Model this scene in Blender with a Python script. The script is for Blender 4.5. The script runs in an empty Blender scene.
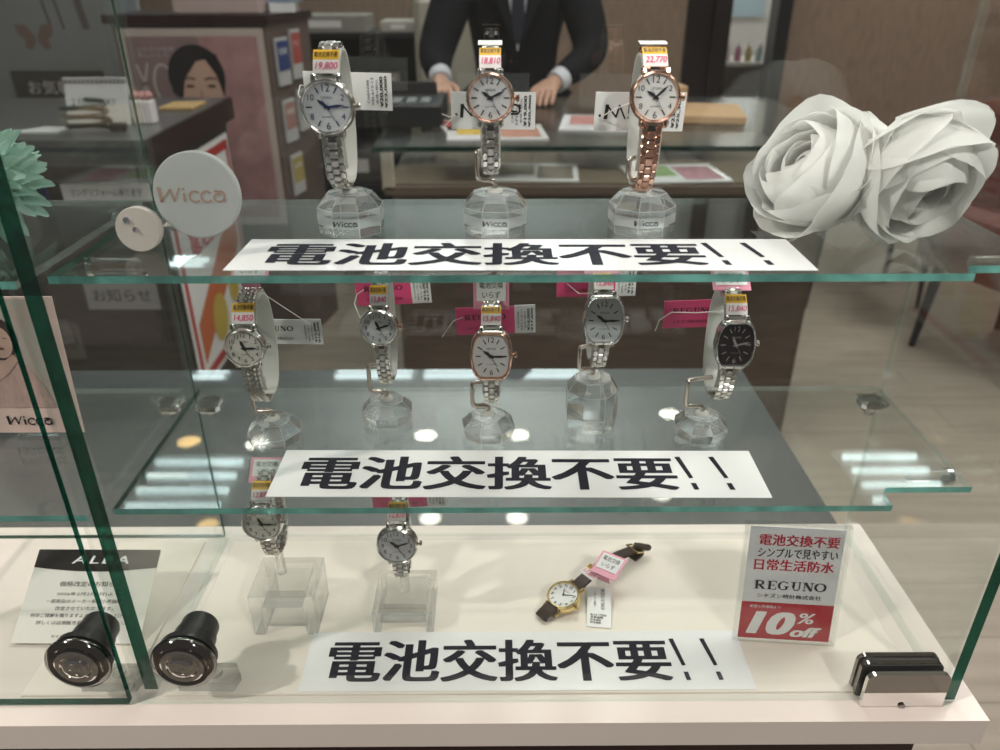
import bpy, bmesh, math, random
from mathutils import Matrix, Vector
random.seed(7)
PI = math.pi
SC = bpy.context.scene
COL = SC.collection

# ------------------------------------------------------------------ camera, world, lights, exposure
cam_d = bpy.data.cameras.new('camera')
cam = bpy.data.objects.new('camera', cam_d); COL.objects.link(cam)
cam_d.sensor_width = 36.0; cam_d.lens = 27.736; cam_d.clip_start = 0.02; cam_d.clip_end = 60
cam_d.dof.use_dof = True; cam_d.dof.focus_distance = 0.54; cam_d.dof.aperture_fstop = 8.0
CR, CU, CF = Vector((1.0, -0.0055, -0.0012)), Vector((0.0036, 0.4627, 0.8865)), Vector((0.0043, 0.8865, -0.4627))
CF.normalize(); CR = CR - CF * CR.dot(CF); CR.normalize(); CU = CR.cross(CF)
m = Matrix((CR, CU, -CF)).transposed().to_4x4(); m.translation = (0.2546, -0.3969, 0.4681)
cam.matrix_world = m
SC.camera = cam

world = bpy.data.worlds.new('world'); SC.world = world; world.use_nodes = True
bg = world.node_tree.nodes['Background']
bg.inputs[0].default_value = (1.0, 0.93, 0.86, 1); bg.inputs[1].default_value = 0.09

def lamp(name, kind, loc, target, power, size=0.1, col=(1, 1, 1), angle=60, blend=0.5):
    d = bpy.data.lights.new(name, kind); d.energy = power; d.color = col
    if kind == 'AREA': d.shape = 'DISK'; d.size = size
    else: d.shadow_soft_size = size
    if kind == 'SPOT': d.spot_size = math.radians(angle); d.spot_blend = blend
    o = bpy.data.objects.new(name, d); COL.objects.link(o); o.location = loc
    o.rotation_euler = (Vector(target) - Vector(loc)).to_track_quat('-Z', 'Y').to_euler()
    return o
lamp('ceiling_and_fill_spot', 'SPOT', (-1.55, -0.75, 1.85), (0.25, 0.07, 0.15), 190, 0.04, (1, 0.92, 0.84), 34)
lamp('ceiling_and_fill_spot', 'SPOT', (1.3, -1.7, 1.85), (0.34, 0.05, 0.25), 84, 0.07, (1, 0.94, 0.87), 34)
lamp('ceiling_and_fill_spot', 'SPOT', (0.95, -1.6, 1.85), (0.49, 0.06, 0.37), 95, 0.06, (1, 0.96, 0.92), 12)  # added narrow spot, brightens the white flowers
lamp('added_uplight', 'AREA', (0.2, 3.6, 1.2), (0.2, 3.6, 3), 25, 1.4, (0.97, 1, 0.98))  # added unseen uplight, brightens the ceiling that the shelves mirror
lamp('case_fill', 'AREA', (0.30, 0.03, 0.66), (0.30, 0.06, 0), 0.26, 0.12, (1, 0.96, 0.92))  # added fill above the view, lifts the flowers and shelf goods
lamp('shop_ceiling_and_fill', 'AREA', (0.45, 1.15, 1.86), (0.45, 1.15, 0), 22, 0.9, (1, 0.95, 0.9))
lamp('shop_ceiling_and_fill', 'AREA', (-1.2, 0.9, 1.86), (-1.2, 0.9, 0), 10, 0.6, (1, 0.95, 0.9))
lamp('shop_ceiling_and_fill', 'AREA', (1.9, 0.9, 1.86), (1.9, 0.9, 0), 34, 0.8, (1, 0.95, 0.9))
lamp('shop_ceiling_and_fill', 'AREA', (3.2, 3.7, 1.86), (2.9, 4.4, 0), 26, 0.6, (1, 0.93, 0.86))  # added fill out of view, brightens the brown wall at right

SC.view_settings.view_transform = 'Standard'; SC.view_settings.look = 'None'
SC.view_settings.gamma = 1.0; SC.view_settings.use_curve_mapping = False
SC.view_settings.exposure = 0.0
SC.cycles.max_bounces = 14; SC.cycles.transparent_max_bounces = 40
SC.cycles.transmission_bounces = 12; SC.cycles.glossy_bounces = 5; SC.cycles.diffuse_bounces = 3
SC.cycles.sample_clamp_indirect = 4.0

# ------------------------------------------------------------------ materials
def newmat(name):
    m = bpy.data.materials.new(name); m.use_nodes = True
    nt = m.node_tree; nt.nodes.clear()
    out = nt.nodes.new('ShaderNodeOutputMaterial')
    return m, nt, out
def pmat(name, col, rough=0.5, metal=0.0, spec=0.5, noise=0.0, nscale=40.0, stretch=(1, 1, 1), col2=None, bump=0.0, emit=0.0, trans=0.0, coat=0.0):
    m, nt, out = newmat(name)
    b = nt.nodes.new('ShaderNodeBsdfPrincipled'); nt.links.new(b.outputs[0], out.inputs[0])
    b.inputs['Base Color'].default_value = (*col, 1); b.inputs['Roughness'].default_value = rough
    b.inputs['Metallic'].default_value = metal; b.inputs['Specular IOR Level'].default_value = spec
    b.inputs['Transmission Weight'].default_value = trans; b.inputs['Coat Weight'].default_value = coat
    if emit: b.inputs['Emission Color'].default_value = (*col, 1); b.inputs['Emission Strength'].default_value = emit
    if noise or col2 or bump:
        tc = nt.nodes.new('ShaderNodeTexCoord'); mp = nt.nodes.new('ShaderNodeMapping'); nz = nt.nodes.new('ShaderNodeTexNoise')
        mp.inputs['Scale'].default_value = stretch; nz.inputs['Scale'].default_value = nscale; nz.inputs['Detail'].default_value = 4
        nt.links.new(tc.outputs['Object'], mp.inputs[0]); nt.links.new(mp.outputs[0], nz.inputs[0])
        if noise or col2:
            c2 = col2 or tuple(max(0, c * (1 - noise)) for c in col)
            rp = nt.nodes.new('ShaderNodeValToRGB'); rp.color_ramp.elements[0].position = 0.32; rp.color_ramp.elements[1].position = 0.68
            rp.color_ramp.elements[0].color = (*c2, 1); rp.color_ramp.elements[1].color = (*col, 1)
            nt.links.new(nz.outputs[0], rp.inputs[0]); nt.links.new(rp.outputs[0], b.inputs['Base Color'])
        if bump:
            bp = nt.nodes.new('ShaderNodeBump'); bp.inputs['Strength'].default_value = bump; bp.inputs['Distance'].default_value = 0.002
            nt.links.new(nz.outputs[0], bp.inputs['Height']); nt.links.new(bp.outputs[0], b.inputs['Normal'])
    return m
def sheet_glass(name, tint, ior=1.5, rough=0.0):
    # thin clear sheet: fresnel reflection over straight-through transmission
    m, nt, out = newmat(name)
    N = nt.nodes.new; L = nt.links.new
    geo = N('ShaderNodeNewGeometry'); mx = N('ShaderNodeMix'); mx.data_type = 'FLOAT'
    L(geo.outputs['Backfacing'], mx.inputs[0]); mx.inputs[2].default_value = ior; mx.inputs[3].default_value = 1 / ior
    fr = N('ShaderNodeFresnel'); L(mx.outputs[0], fr.inputs['IOR'])
    tr = N('ShaderNodeBsdfTransparent'); tr.inputs[0].default_value = (*tint, 1)
    gl = N('ShaderNodeBsdfGlossy'); gl.inputs['Roughness'].default_value = rough
    ms = N('ShaderNodeMixShader'); L(fr.outputs[0], ms.inputs[0]); L(tr.outputs[0], ms.inputs[1]); L(gl.outputs[0], ms.inputs[2])
    L(ms.outputs[0], out.inputs[0]); return m
def glassmat(name, col=(1, 1, 1), rough=0.0, ior=1.49, clear=0.0):
    m, nt, out = newmat(name)
    g = nt.nodes.new('ShaderNodeBsdfGlass'); g.inputs[0].default_value = (*col, 1); g.inputs['Roughness'].default_value = rough; g.inputs['IOR'].default_value = ior
    if clear:
        t = nt.nodes.new('ShaderNodeBsdfTransparent'); ms = nt.nodes.new('ShaderNodeMixShader'); ms.inputs[0].default_value = clear
        nt.links.new(g.outputs[0], ms.inputs[1]); nt.links.new(t.outputs[0], ms.inputs[2]); nt.links.new(ms.outputs[0], out.inputs[0])
    else: nt.links.new(g.outputs[0], out.inputs[0])
    return m
def edgemat(name, col, tcol, mixf, noise=0.5):
    m, nt, out = newmat(name); N = nt.nodes.new; L = nt.links.new
    b = N('ShaderNodeBsdfPrincipled'); b.inputs['Roughness'].default_value = 0.12; b.inputs['Specular IOR Level'].default_value = 0.7
    tc = N('ShaderNodeTexCoord'); nz = N('ShaderNodeTexNoise'); nz.inputs['Scale'].default_value = 45; nz.inputs['Detail'].default_value = 3
    rp = N('ShaderNodeValToRGB'); rp.color_ramp.elements[0].position = 0.35; rp.color_ramp.elements[1].position = 0.7
    rp.color_ramp.elements[0].color = (*[c * (1 - noise) for c in col], 1); rp.color_ramp.elements[1].color = (*col, 1)
    L(tc.outputs['Object'], nz.inputs[0]); L(nz.outputs[0], rp.inputs[0]); L(rp.outputs[0], b.inputs['Base Color'])
    t = N('ShaderNodeBsdfTransparent'); t.inputs[0].default_value = (*tcol, 1)
    ms = N('ShaderNodeMixShader'); ms.inputs[0].default_value = mixf
    L(b.outputs[0], ms.inputs[1]); L(t.outputs[0], ms.inputs[2]); L(ms.outputs[0], out.inputs[0]); return m
def translucent(name, col, mixf=0.35, rough=0.6):
    m, nt, out = newmat(name); N = nt.nodes.new; L = nt.links.new
    b = N('ShaderNodeBsdfPrincipled'); b.inputs['Base Color'].default_value = (*col, 1); b.inputs['Roughness'].default_value = rough
    t = N('ShaderNodeBsdfTranslucent'); t.inputs[0].default_value = (*col, 1)
    ms = N('ShaderNodeMixShader'); ms.inputs[0].default_value = mixf
    L(b.outputs[0], ms.inputs[1]); L(t.outputs[0], ms.inputs[2]); L(ms.outputs[0], out.inputs[0]); return m
def emitmat(name, col, s):
    m, nt, out = newmat(name); e = nt.nodes.new('ShaderNodeEmission'); e.inputs[0].default_value = (*col, 1); e.inputs[1].default_value = s
    nt.links.new(e.outputs[0], out.inputs[0]); return m
def plankmat(name, c1, c2, c3, sx, sy, rough=0.45):
    m, nt, out = newmat(name); N = nt.nodes.new; L = nt.links.new
    b = N('ShaderNodeBsdfPrincipled'); b.inputs['Roughness'].default_value = rough
    tc = N('ShaderNodeTexCoord'); br = N('ShaderNodeTexBrick'); br.inputs['Scale'].default_value = 1.0
    br.inputs['Brick Width'].default_value = sx; br.inputs['Row Height'].default_value = sy; br.inputs['Mortar Size'].default_value = 0.0025
    br.inputs['Color1'].default_value = (*c1, 1); br.inputs['Color2'].default_value = (*c2, 1); br.inputs['Mortar'].default_value = (*c3, 1)
    mp = N('ShaderNodeMapping'); mp.inputs['Scale'].default_value = (1.5, 14, 1); nz = N('ShaderNodeTexNoise'); nz.inputs['Scale'].default_value = 2.2; nz.inputs['Detail'].default_value = 6
    mx = N('ShaderNodeMix'); mx.data_type = 'RGBA'; mx.blend_type = 'MULTIPLY'; mx.inputs[0].default_value = 0.75
    rp = N('ShaderNodeValToRGB'); rp.color_ramp.elements[0].color = (0.78, 0.77, 0.75, 1); rp.color_ramp.elements[1].color = (1.1, 1.1, 1.1, 1)
    rp.color_ramp.elements[0].position = 0.3; rp.color_ramp.elements[1].position = 0.7
    L(tc.outputs['Object'], br.inputs[0]); L(tc.outputs['Object'], mp.inputs[0]); L(mp.outputs[0], nz.inputs[0]); L(nz.outputs[0], rp.inputs[0])
    L(br.outputs[0], mx.inputs[6]); L(rp.outputs[0], mx.inputs[7]); L(mx.outputs[2], b.inputs['Base Color']); L(b.outputs[0], out.inputs[0]); return m

M = {}
M['shelf_glass'] = sheet_glass('shelf_glass', (0.955, 0.975, 0.966))
M['pane_glass'] = sheet_glass('pane_glass', (0.975, 0.988, 0.981))
M['watch_glass'] = sheet_glass('watch_glass', (0.97, 0.97, 0.97))
M['edge_teal'] = edgemat('edge_teal', (0.22, 0.60, 0.54), (0.35, 0.8, 0.72), 0.22, 0.55)
M['edge_line'] = edgemat('edge_line', (0.55, 0.66, 0.61), (0.93, 0.97, 0.95), 0.70, 0.3)
M['edge_pale'] = edgemat('edge_pale', (0.5, 0.60, 0.56), (0.95, 0.98, 0.965), 0.92, 0.3)
M['edge_green'] = edgemat('edge_green', (0.006, 0.072, 0.046), (0.03, 0.30, 0.20), 0.25, 0.75)
M['edge_clear'] = edgemat('edge_clear', (0.5, 0.62, 0.57), (0.85, 0.95, 0.9), 0.5)
M['crystal'] = glassmat('crystal', (1, 1, 1), 0, 1.48, 0.30)
M['arris'] = translucent('arris_glint', (0.80, 0.83, 0.85), 0.5, 0.3)  # bright edge highlights put into the chamfer colour
def thinned(m, f):
    nt = m.node_tree; o = nt.nodes['Material Output']; src = o.inputs[0].links[0].from_socket; t = nt.nodes.new('ShaderNodeBsdfTransparent'); x = nt.nodes.new('ShaderNodeMixShader'); x.inputs[0].default_value = f
    nt.links.new(src, x.inputs[1]); nt.links.new(t.outputs[0], x.inputs[2]); nt.links.new(x.outputs[0], o.inputs[0])
thinned(M['arris'], 0.5)
M['facet'] = translucent('lit_facet', (0.80, 0.82, 0.85), 0.5, 0.15); thinned(M['facet'], 0.62)  # reflected light painted as a pale band on the lower facets
M['acrylic'] = glassmat('acrylic', (0.985, 0.99, 0.985), 0, 1.44, 0.48)
M['acrylic_sheet'] = sheet_glass('acrylic_sheet', (0.97, 0.975, 0.975), 1.49)
M['cream'] = pmat('cream_laminate', (0.80, 0.72, 0.665), 0.22, noise=0.03, nscale=6)
M['mat'] = pmat('cream_mat', (0.84, 0.775, 0.69), 0.35, noise=0.04, nscale=9)
M['white_paint'] = pmat('white_paint', (0.80, 0.79, 0.76), 0.4)
M['paper'] = pmat('white_paper', (0.86, 0.86, 0.86), 0.45)
M['gloss_paper'] = pmat('gloss_paper', (0.86, 0.86, 0.87), 0.12)
M['ink'] = pmat('navy_ink', (0.006, 0.007, 0.018), 0.6, spec=0.2)
M['black_ink'] = pmat('black_ink', (0.015, 0.015, 0.015), 0.5)
M['red_ink'] = pmat('red_ink', (0.55, 0.015, 0.05), 0.4)
M['magenta_ink'] = pmat('magenta_ink', (0.72, 0.03, 0.16), 0.4)
M['pink_card'] = pmat('pink_card', (0.76, 0.07, 0.22), 0.4)
M['pale_pink'] = pmat('pale_pink', (0.86, 0.35, 0.48), 0.35)
M['blush'] = pmat('blush', (0.85, 0.62, 0.58), 0.4)
M['yellow'] = pmat('yellow_label', (0.85, 0.48, 0.03), 0.4)
M['white_label'] = pmat('white_label', (0.85, 0.80, 0.80), 0.4)
M['steel'] = pmat('steel', (0.78, 0.76, 0.73), 0.16, 1.0)
M['steel_brush'] = pmat('brushed_steel', (0.66, 0.64, 0.61), 0.32, 1.0)
M['rose'] = pmat('rose_gold', (0.83, 0.52, 0.40), 0.17, 1.0)
M['rose_brush'] = pmat('rose_gold_brushed', (0.74, 0.46, 0.36), 0.3, 1.0)
M['gold'] = pmat('gold', (0.85, 0.66, 0.32), 0.18, 1.0)
M['chrome'] = pmat('chrome', (0.80, 0.78, 0.76), 0.05, 1.0)
M['dark_chrome'] = pmat('dark_chrome', (0.30, 0.29, 0.28), 0.08, 1.0)
M['black_plastic'] = pmat('black_plastic', (0.018, 0.018, 0.019), 0.35)
M['rubber'] = pmat('black_gasket', (0.03, 0.03, 0.03), 0.6)
M['dial_white'] = pmat('dial_white', (0.80, 0.79, 0.78), 0.35)
M['dial_silver'] = pmat('dial_silver', (0.80, 0.81, 0.84), 0.35, 0.05)
M['dial_champ'] = pmat('dial_champagne', (0.86, 0.83, 0.77), 0.35, 0.05)
M['dial_pearl'] = pmat('dial_pearl', (0.80, 0.83, 0.88), 0.3, 0.05, noise=0.12, nscale=120)
M['dial_black'] = pmat('dial_black', (0.018, 0.012, 0.014), 0.25)
M['hand_dark'] = pmat('hand_dark', (0.02, 0.022, 0.03), 0.3)
M['hand_blue'] = pmat('hand_blue', (0.02, 0.03, 0.12), 0.3)
M['hand_silver'] = pmat('hand_silver', (0.75, 0.73, 0.7), 0.25, 0.8)
M['cuff_white'] = translucent('cuff_white', (0.72, 0.72, 0.69), 0.3, 0.35)
M['cuff_clear'] = glassmat('cuff_clear', (0.97, 0.98, 0.98), 0.05, 1.4, 0.5)
M['rod'] = pmat('nickel_rod', (0.62, 0.56, 0.50), 0.25, 1.0)
M['string'] = pmat('white_string', (0.80, 0.78, 0.74), 0.7)
M['leather'] = pmat('brown_leather', (0.035, 0.016, 0.010), 0.4, noise=0.4, nscale=500, bump=0.3)
M['petal'] = translucent('white_petal', (0.93, 0.93, 0.91), 0.45, 0.7)
M['teal_petal'] = translucent('teal_petal', (0.45, 0.70, 0.60), 0.35, 0.6)
M['leaf'] = pmat('leaf_green', (0.04, 0.13, 0.05), 0.5)
M['pistil'] = pmat('amber_pistil', (0.35, 0.17, 0.04), 0.6)
M['frost'] = translucent('frosted_acrylic', (0.66, 0.68, 0.68), 0.4, 0.18)
M['pearl'] = translucent('pearl_acrylic', (0.78, 0.72, 0.68), 0.3, 0.15)
M['gem'] = pmat('rhinestone', (0.7, 0.7, 0.78), 0.05, 0.9)
M['alba_black'] = pmat('notice_black', (0.010, 0.009, 0.009), 0.6, spec=.2)
M['notice'] = pmat('notice_card', (0.78, 0.755, 0.71), 0.5)
M['skin'] = pmat('skin', (0.56, 0.34, 0.25), 0.5)
M['suit'] = pmat('dark_suit', (0.010, 0.010, 0.013), 0.8, spec=0.2)
M['shirt'] = pmat('white_shirt', (0.62, 0.64, 0.70), 0.7)
M['tie'] = pmat('dark_tie', (0.012, 0.013, 0.025), 0.5)
M['hair'] = pmat('black_hair', (0.012, 0.010, 0.010), 0.5)
M['shoe'] = pmat('black_shoe', (0.012, 0.011, 0.011), 0.35)

# ------------------------------------------------------------------ mesh helpers
ID = Matrix.Identity(4)
def frame(o, x, y):
    x = Vector(x).normalized(); y = Vector(y); z = x.cross(y).normalized(); y = z.cross(x)
    m = Matrix((x, y, z)).transposed().to_4x4(); m.translation = o; return m
def T(x, y, z): return Matrix.Translation((x, y, z))
def RX(a): return Matrix.Rotation(math.radians(a), 4, 'X')
def RY(a): return Matrix.Rotation(math.radians(a), 4, 'Y')
def RZ(a): return Matrix.Rotation(math.radians(a), 4, 'Z')
_tc = {}
def glyphs(s, bold=0.0, shear=0.0, spacing=1.0, leading=1.0):
    k = (s, bold, shear, spacing, leading)
    if k not in _tc:
        d = bpy.data.curves.new('t', 'FONT'); d.body = s; d.size = 1; d.offset = bold; d.shear = shear
        d.resolution_u = 3; d.space_character = spacing; d.space_line = leading; d.align_x = 'LEFT' if '\n' in s else 'CENTER'
        o = bpy.data.objects.new('t', d); COL.objects.link(o)
        dg = bpy.context.evaluated_depsgraph_get(); me = bpy.data.meshes.new_from_object(o.evaluated_get(dg))
        V = [v.co.copy() for v in me.vertices]; F = [tuple(p.vertices) for p in me.polygons]
        bpy.data.objects.remove(o); bpy.data.curves.remove(d); bpy.data.meshes.remove(me)
        xs = [v.x for v in V] or [0, 1]; ys = [v.y for v in V] or [0, 1]
        _tc[k] = (V, F, min(xs), max(xs), min(ys), max(ys))
    return _tc[k]

def arrised(b, w, mi=1, ang=12):
    bmesh.ops.remove_doubles(b.bm, verts=b.bm.verts, dist=1e-6); bmesh.ops.recalc_face_normals(b.bm, faces=b.bm.faces)
    ed = [e for e in b.bm.edges if len(e.link_faces) == 2 and e.calc_face_angle() > math.radians(ang)]
    bmesh.ops.bevel(b.bm, geom=ed, offset=w, segments=1, affect='EDGES', material=mi); return b
class MB:
    def __init__(s): s.bm = bmesh.new(); s.mi = 0
    def mat(s, i): s.mi = i; return s
    def face(s, vs):
        try: f = s.bm.faces.new(vs); f.material_index = s.mi; return f
        except ValueError: return None
    def vs(s, pts, mtx=ID): return [s.bm.verts.new(mtx @ Vector(p)) for p in pts]
    def box(s, c, size, mtx=ID, ch=0.0):
        x, y, z = size[0] / 2, size[1] / 2, size[2] / 2; cx, cy, cz = c
        if ch <= 0:
            v = s.vs([(cx + a * x, cy + b * y, cz + d * z) for d in (-1, 1) for a, b in ((-1, -1), (1, -1), (1, 1), (-1, 1))], mtx)
            for q in ((3, 2, 1, 0), (4, 5, 6, 7), (0, 1, 5, 4), (1, 2, 6, 5), (2, 3, 7, 6), (3, 0, 4, 7)): s.face([v[i] for i in q])
            return s
        ch = min(ch, x * .9, y * .9, z * .9)
        def octo(zz, k): return [(cx + a, cy + b, zz) for a, b in ((-x + ch + k, -y + k), (x - ch - k, -y + k), (x - k, -y + ch + k), (x - k, y - ch - k), (x - ch - k, y - k), (-x + ch + k, y - k), (-x + k, y - ch - k), (-x + k, -y + ch + k))]
        R = [s.vs(octo(cz - z, ch * .7), mtx), s.vs(octo(cz - z + ch, 0), mtx), s.vs(octo(cz + z - ch, 0), mtx), s.vs(octo(cz + z, ch * .7), mtx)]
        s.loft(R, True, True, True); return s
    def loft(s, R, closed=True, cap0=False, cap1=False):
        n = len(R[0])
        for a, b in zip(R[:-1], R[1:]):
            for i in range(n if closed else n - 1):
                j = (i + 1) % n; s.face([a[i], a[j], b[j], b[i]])
        if cap0: s.face(R[0][::-1])
        if cap1: s.face(R[-1])
        return s
    def rings(s, outline, prof, mtx=ID, cap0=True, cap1=True):
        # outline: list of (x,y); prof: list of (scale, height)
        s.loft([s.vs([(p[0] * k, p[1] * k, h) for p in outline], mtx) for k, h in prof], True, cap0, cap1); return s
    def lathe(s, prof, n=32, mtx=ID, cap0=True, cap1=True, a0=0.0):
        s.loft([s.vs([(r * math.cos(2 * PI * i / n + a0), r * math.sin(2 * PI * i / n + a0), h) for i in range(n)], mtx) for r, h in prof], True, cap0, cap1); return s
    def cyl(s, p0, p1, r0, r1=None, n=14):
        p0 = Vector(p0); p1 = Vector(p1); d = p1 - p0; q = d.to_track_quat('Z', 'Y').to_matrix().to_4x4(); q.translation = p0
        return s.lathe([(r0, 0), (r0 if r1 is None else r1, d.length)], n, q)
    def tube(s, pts, r, n=8, caps=True):
        pts = [Vector(p) for p in pts]; R = []; ref = None
        for i, p in enumerate(pts):
            t = (pts[min(i + 1, len(pts) - 1)] - pts[max(i - 1, 0)]).normalized()
            if ref is None: ref = t.orthogonal().normalized()
            ref = (ref - t * ref.dot(t)).normalized(); b = t.cross(ref)
            rr = r[i] if isinstance(r, (list, tuple)) else r
            R.append(s.vs([p + (ref * math.cos(2 * PI * k / n) + b * math.sin(2 * PI * k / n)) * rr for k in range(n)]))
        s.loft(R, True, caps, caps); return s
    def prism(s, poly, h, mtx=ID, side=None):
        a = s.vs([(p[0], p[1], 0) for p in poly], mtx); b = s.vs([(p[0], p[1], h) for p in poly], mtx); m0 = s.mi
        s.face(a[::-1]); s.face(b)
        if side is not None: s.mi = side
        n = len(poly)
        for i in range(n): s.face([a[i], a[(i + 1) % n], b[(i + 1) % n], b[i]])
        s.mi = m0; return s
    def text(s, txt, mtx, w=None, h=None, bold=0.0, shear=0.0, spacing=1.0, leading=1.0):
        V, F, x0, x1, y0, y1 = glyphs(txt, 0.0, shear, spacing, leading)
        if not V: return s
        sx = w / (x1 - x0) if w else None; sy = h / (y1 - y0) if h else None
        sx = sx or sy; sy = sy or sx
        for k, (dx, dy) in enumerate([(0, 0)] if not bold else [(a * bold * 1.6, c * bold * .5) for a in (-1, 0, 1) for c in (-1, 1)]):
            vv = s.vs([((v.x + dx - (x0 + x1) / 2) * sx, (v.y + dy - (y0 + y1) / 2) * sy, k * 4e-6) for v in V], mtx)
            for f in F: s.face([vv[i] for i in f])
        return s
    def ribbon(s, pts, w, mtx=ID, h=0.0):
        # flat stroke in the local XY plane
        pts = [Vector((p[0], p[1], 0)) for p in pts]; A = []; B = []
        for i, p in enumerate(pts):
            t = (pts[min(i + 1, len(pts) - 1)] - pts[max(i - 1, 0)]).normalized(); n = Vector((-t.y, t.x, 0))
            A.append(mtx @ (p + n * w / 2)); B.append(mtx @ (p - n * w / 2))
        a = [s.bm.verts.new(p) for p in A]; b = [s.bm.verts.new(p) for p in B]
        for i in range(len(pts) - 1): s.face([a[i], b[i], b[i + 1], a[i + 1]])
        return s
    def flat(s, poly, mtx=ID): s.face(s.vs([(p[0], p[1], 0) for p in poly], mtx)); return s
    def build(s, name, mats, parent=None, smooth=False, fix=True):
        if fix: bmesh.ops.recalc_face_normals(s.bm, faces=s.bm.faces)
        me = bpy.data.meshes.new(name); s.bm.to_mesh(me); s.bm.free()
        for q in (mats if isinstance(mats, (list, tuple)) else [mats]): me.materials.append(M[q] if isinstance(q, str) else q)
        if smooth:
            me.polygons.foreach_set('use_smooth', [True] * len(me.polygons))
            if smooth != 'all': me.set_sharp_from_angle(angle=math.radians(38))
        o = bpy.data.objects.new(name, me); COL.objects.link(o)
        if parent: o.parent = parent
        return o
def tag(o, label=None, cat=None, group=None, kind=None):
    if label: o['label'] = label
    if cat: o['category'] = cat
    if group: o['group'] = group
    if kind: o['kind'] = kind
    return o
def thing(name, label, cat, mtx=ID, group=None):
    o = bpy.data.objects.new(name, None); COL.objects.link(o); o.empty_display_size = 0.01
    o.matrix_world = mtx if isinstance(mtx, Matrix) else T(*mtx)
    return tag(o, label, cat, group)
def circ(r, n=40, cx=0, cy=0): return [(cx + r * math.cos(2 * PI * i / n), cy + r * math.sin(2 * PI * i / n)) for i in range(n)]
def arc(cx, cy, rx, ry, a0, a1, n=12): return [(cx + rx * math.cos(math.radians(a0 + (a1 - a0) * i / n)), cy + ry * math.sin(math.radians(a0 + (a1 - a0) * i / n))) for i in range(n + 1)]
FRONT = frame((0, 0, 0), (1, 0, 0), (0, 0, 1))       # local XY -> world XZ, facing the viewer

def logo(mb, mtx, w, thick=0.13):
    # spiky "wicca" wordmark, centred, width w
    s = w / 4.6; q = mtx @ T(-w / 2, -s * .5, 0) @ Matrix.Diagonal((s, s, s, 1))
    t = thick
    mb.ribbon([(0.02, 1.0), (0.10, 0.0)], t * 1.9, q); mb.ribbon([(0.08, 0.05), (0.78, .86)], t * .9, q); mb.ribbon([(0.76, .9), (0.98, 0.02)], t, q); mb.ribbon([(0.95, .04), (1.42, .98)], t * .8, q)
    mb.ribbon([(1.68, 0.0), (1.68, .62)], t * 1.3, q); mb.ribbon([(1.68, .80), (1.68, .96)], t * 1.3, q)
    for cx in (2.42, 3.22): mb.ribbon(arc(cx, .36, .38, .36, 40, 320, 14), t * 1.1, q)
    mb.ribbon(arc(4.05, .28, .34, .26, 60, 360, 14), t * 1.1, q); mb.ribbon([(3.75, .72), (4.3, .70), (4.42, .55), (4.42, 0.0)], t * 1.1, q)
def reguno(mb, mtx, w):
    # bold roman capitals R E G U N O
    s = w / 7.3; q = mtx @ T(-w / 2, -s * .5, 0) @ Matrix.Diagonal((s, s, s, 1))
    def st(x, y0=0, y1=1, t=.24): mb.ribbon([(x, y0), (x, y1)], t, q)
    def hz(x0, x1, y, t=.07): mb.ribbon([(x0, y), (x1, y)], t, q)
    st(.25); hz(0, .6, .965); hz(0, .5, .035); mb.ribbon([(.3, .965), (.6, .965)] + arc(.6, .74, .27, .225, 90, -90, 8) + [(.3, .515)], .1, q); mb.ribbon(arc(.62, .74, .24, .2, 60, -60, 6), .2, q); mb.ribbon([(.5, .5), (.95, .05)], .23, q); hz(.85, 1.15, .035)
    st(1.55); hz(1.3, 2.2, .965); hz(1.3, 2.2, .035); hz(1.6, 1.95, .5); mb.ribbon([(2.19, 1), (2.19, .72)], .07, q); mb.ribbon([(2.19, 0), (2.19, .28)], .07, q); mb.ribbon([(1.96, .38), (1.96, .62)], .07, q)
    mb.ribbon(arc(2.92, .5, .48, .47, 50, 320, 18), .1, q); mb.ribbon(arc(2.88, .5, .40, .40, 130, 230, 8), .22, q); st(3.25, 0.04, .42, .22); hz(3.0, 3.5, .43); mb.ribbon([(3.3, .98), (3.3, .7)], .06, q)
    st(3.95, .3, 1); hz(3.65, 4.25, .965); mb.ribbon([(3.95, .32)] + arc(4.25, .30, .30, .27, 180, 360, 10) + [(4.55, .95)], .1, q); hz(4.4, 4.72, .965)
    st(5.05, 0, 1, .07); hz(4.88, 5.3, .965); hz(4.88, 5.22, .035); mb.ribbon([(5.1, .98), (5.75, .03)], .25, q); st(5.78, 0, 1, .08); hz(5.6, 5.95, .965)
    mb.ribbon(arc(6.65, .5, .52, .46, 0, 360, 26), .1, q); mb.ribbon(arc(6.6, .5, .45, .4, 125, 235, 8), .22, q); mb.ribbon(arc(6.7, .5, .45, .4, -55, 55, 8), .22, q)

# ------------------------------------------------------------------ the showcase
W, D = 0.578, 0.173
Z1, Z2 = 0.1605, 0.3194
TOPZ = 0.62
GT = 0.0045           # shelf thickness
# base slab with cream deck
b = MB(); b.prism([(-0.30, -0.0295), (0.602, -0.0295), (0.602, 0.190), (-0.30, 0.190)], 0.024, T(0, 0, -0.0245))
base = b.build('counter_slab', 'cream'); tag(base, 'cream laminate counter slab carrying the two glass showcases', 'counter')
o = MB().box((0.28, .09, -.45), (.60, .17, .85), ch=.004).box((.28, .004, -.10), (.60, .008, .15), ch=.002); o = o.build('plinth', pmat('dark_plinth', (0.05, 0.02, 0.018), .5, noise=.3, nscale=8)); o.parent = base
for x0, x1 in ((0.010, 0.565), (-0.094, -0.016)):
    o = MB().box(((x0 + x1) / 2, 0.081, 0.0000), (x1 - x0, 0.172, 0.0022), ch=.0006).build('deck_mat', 'mat', base)
    o['label'] = 'cream mat lining the showcase floor'

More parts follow.
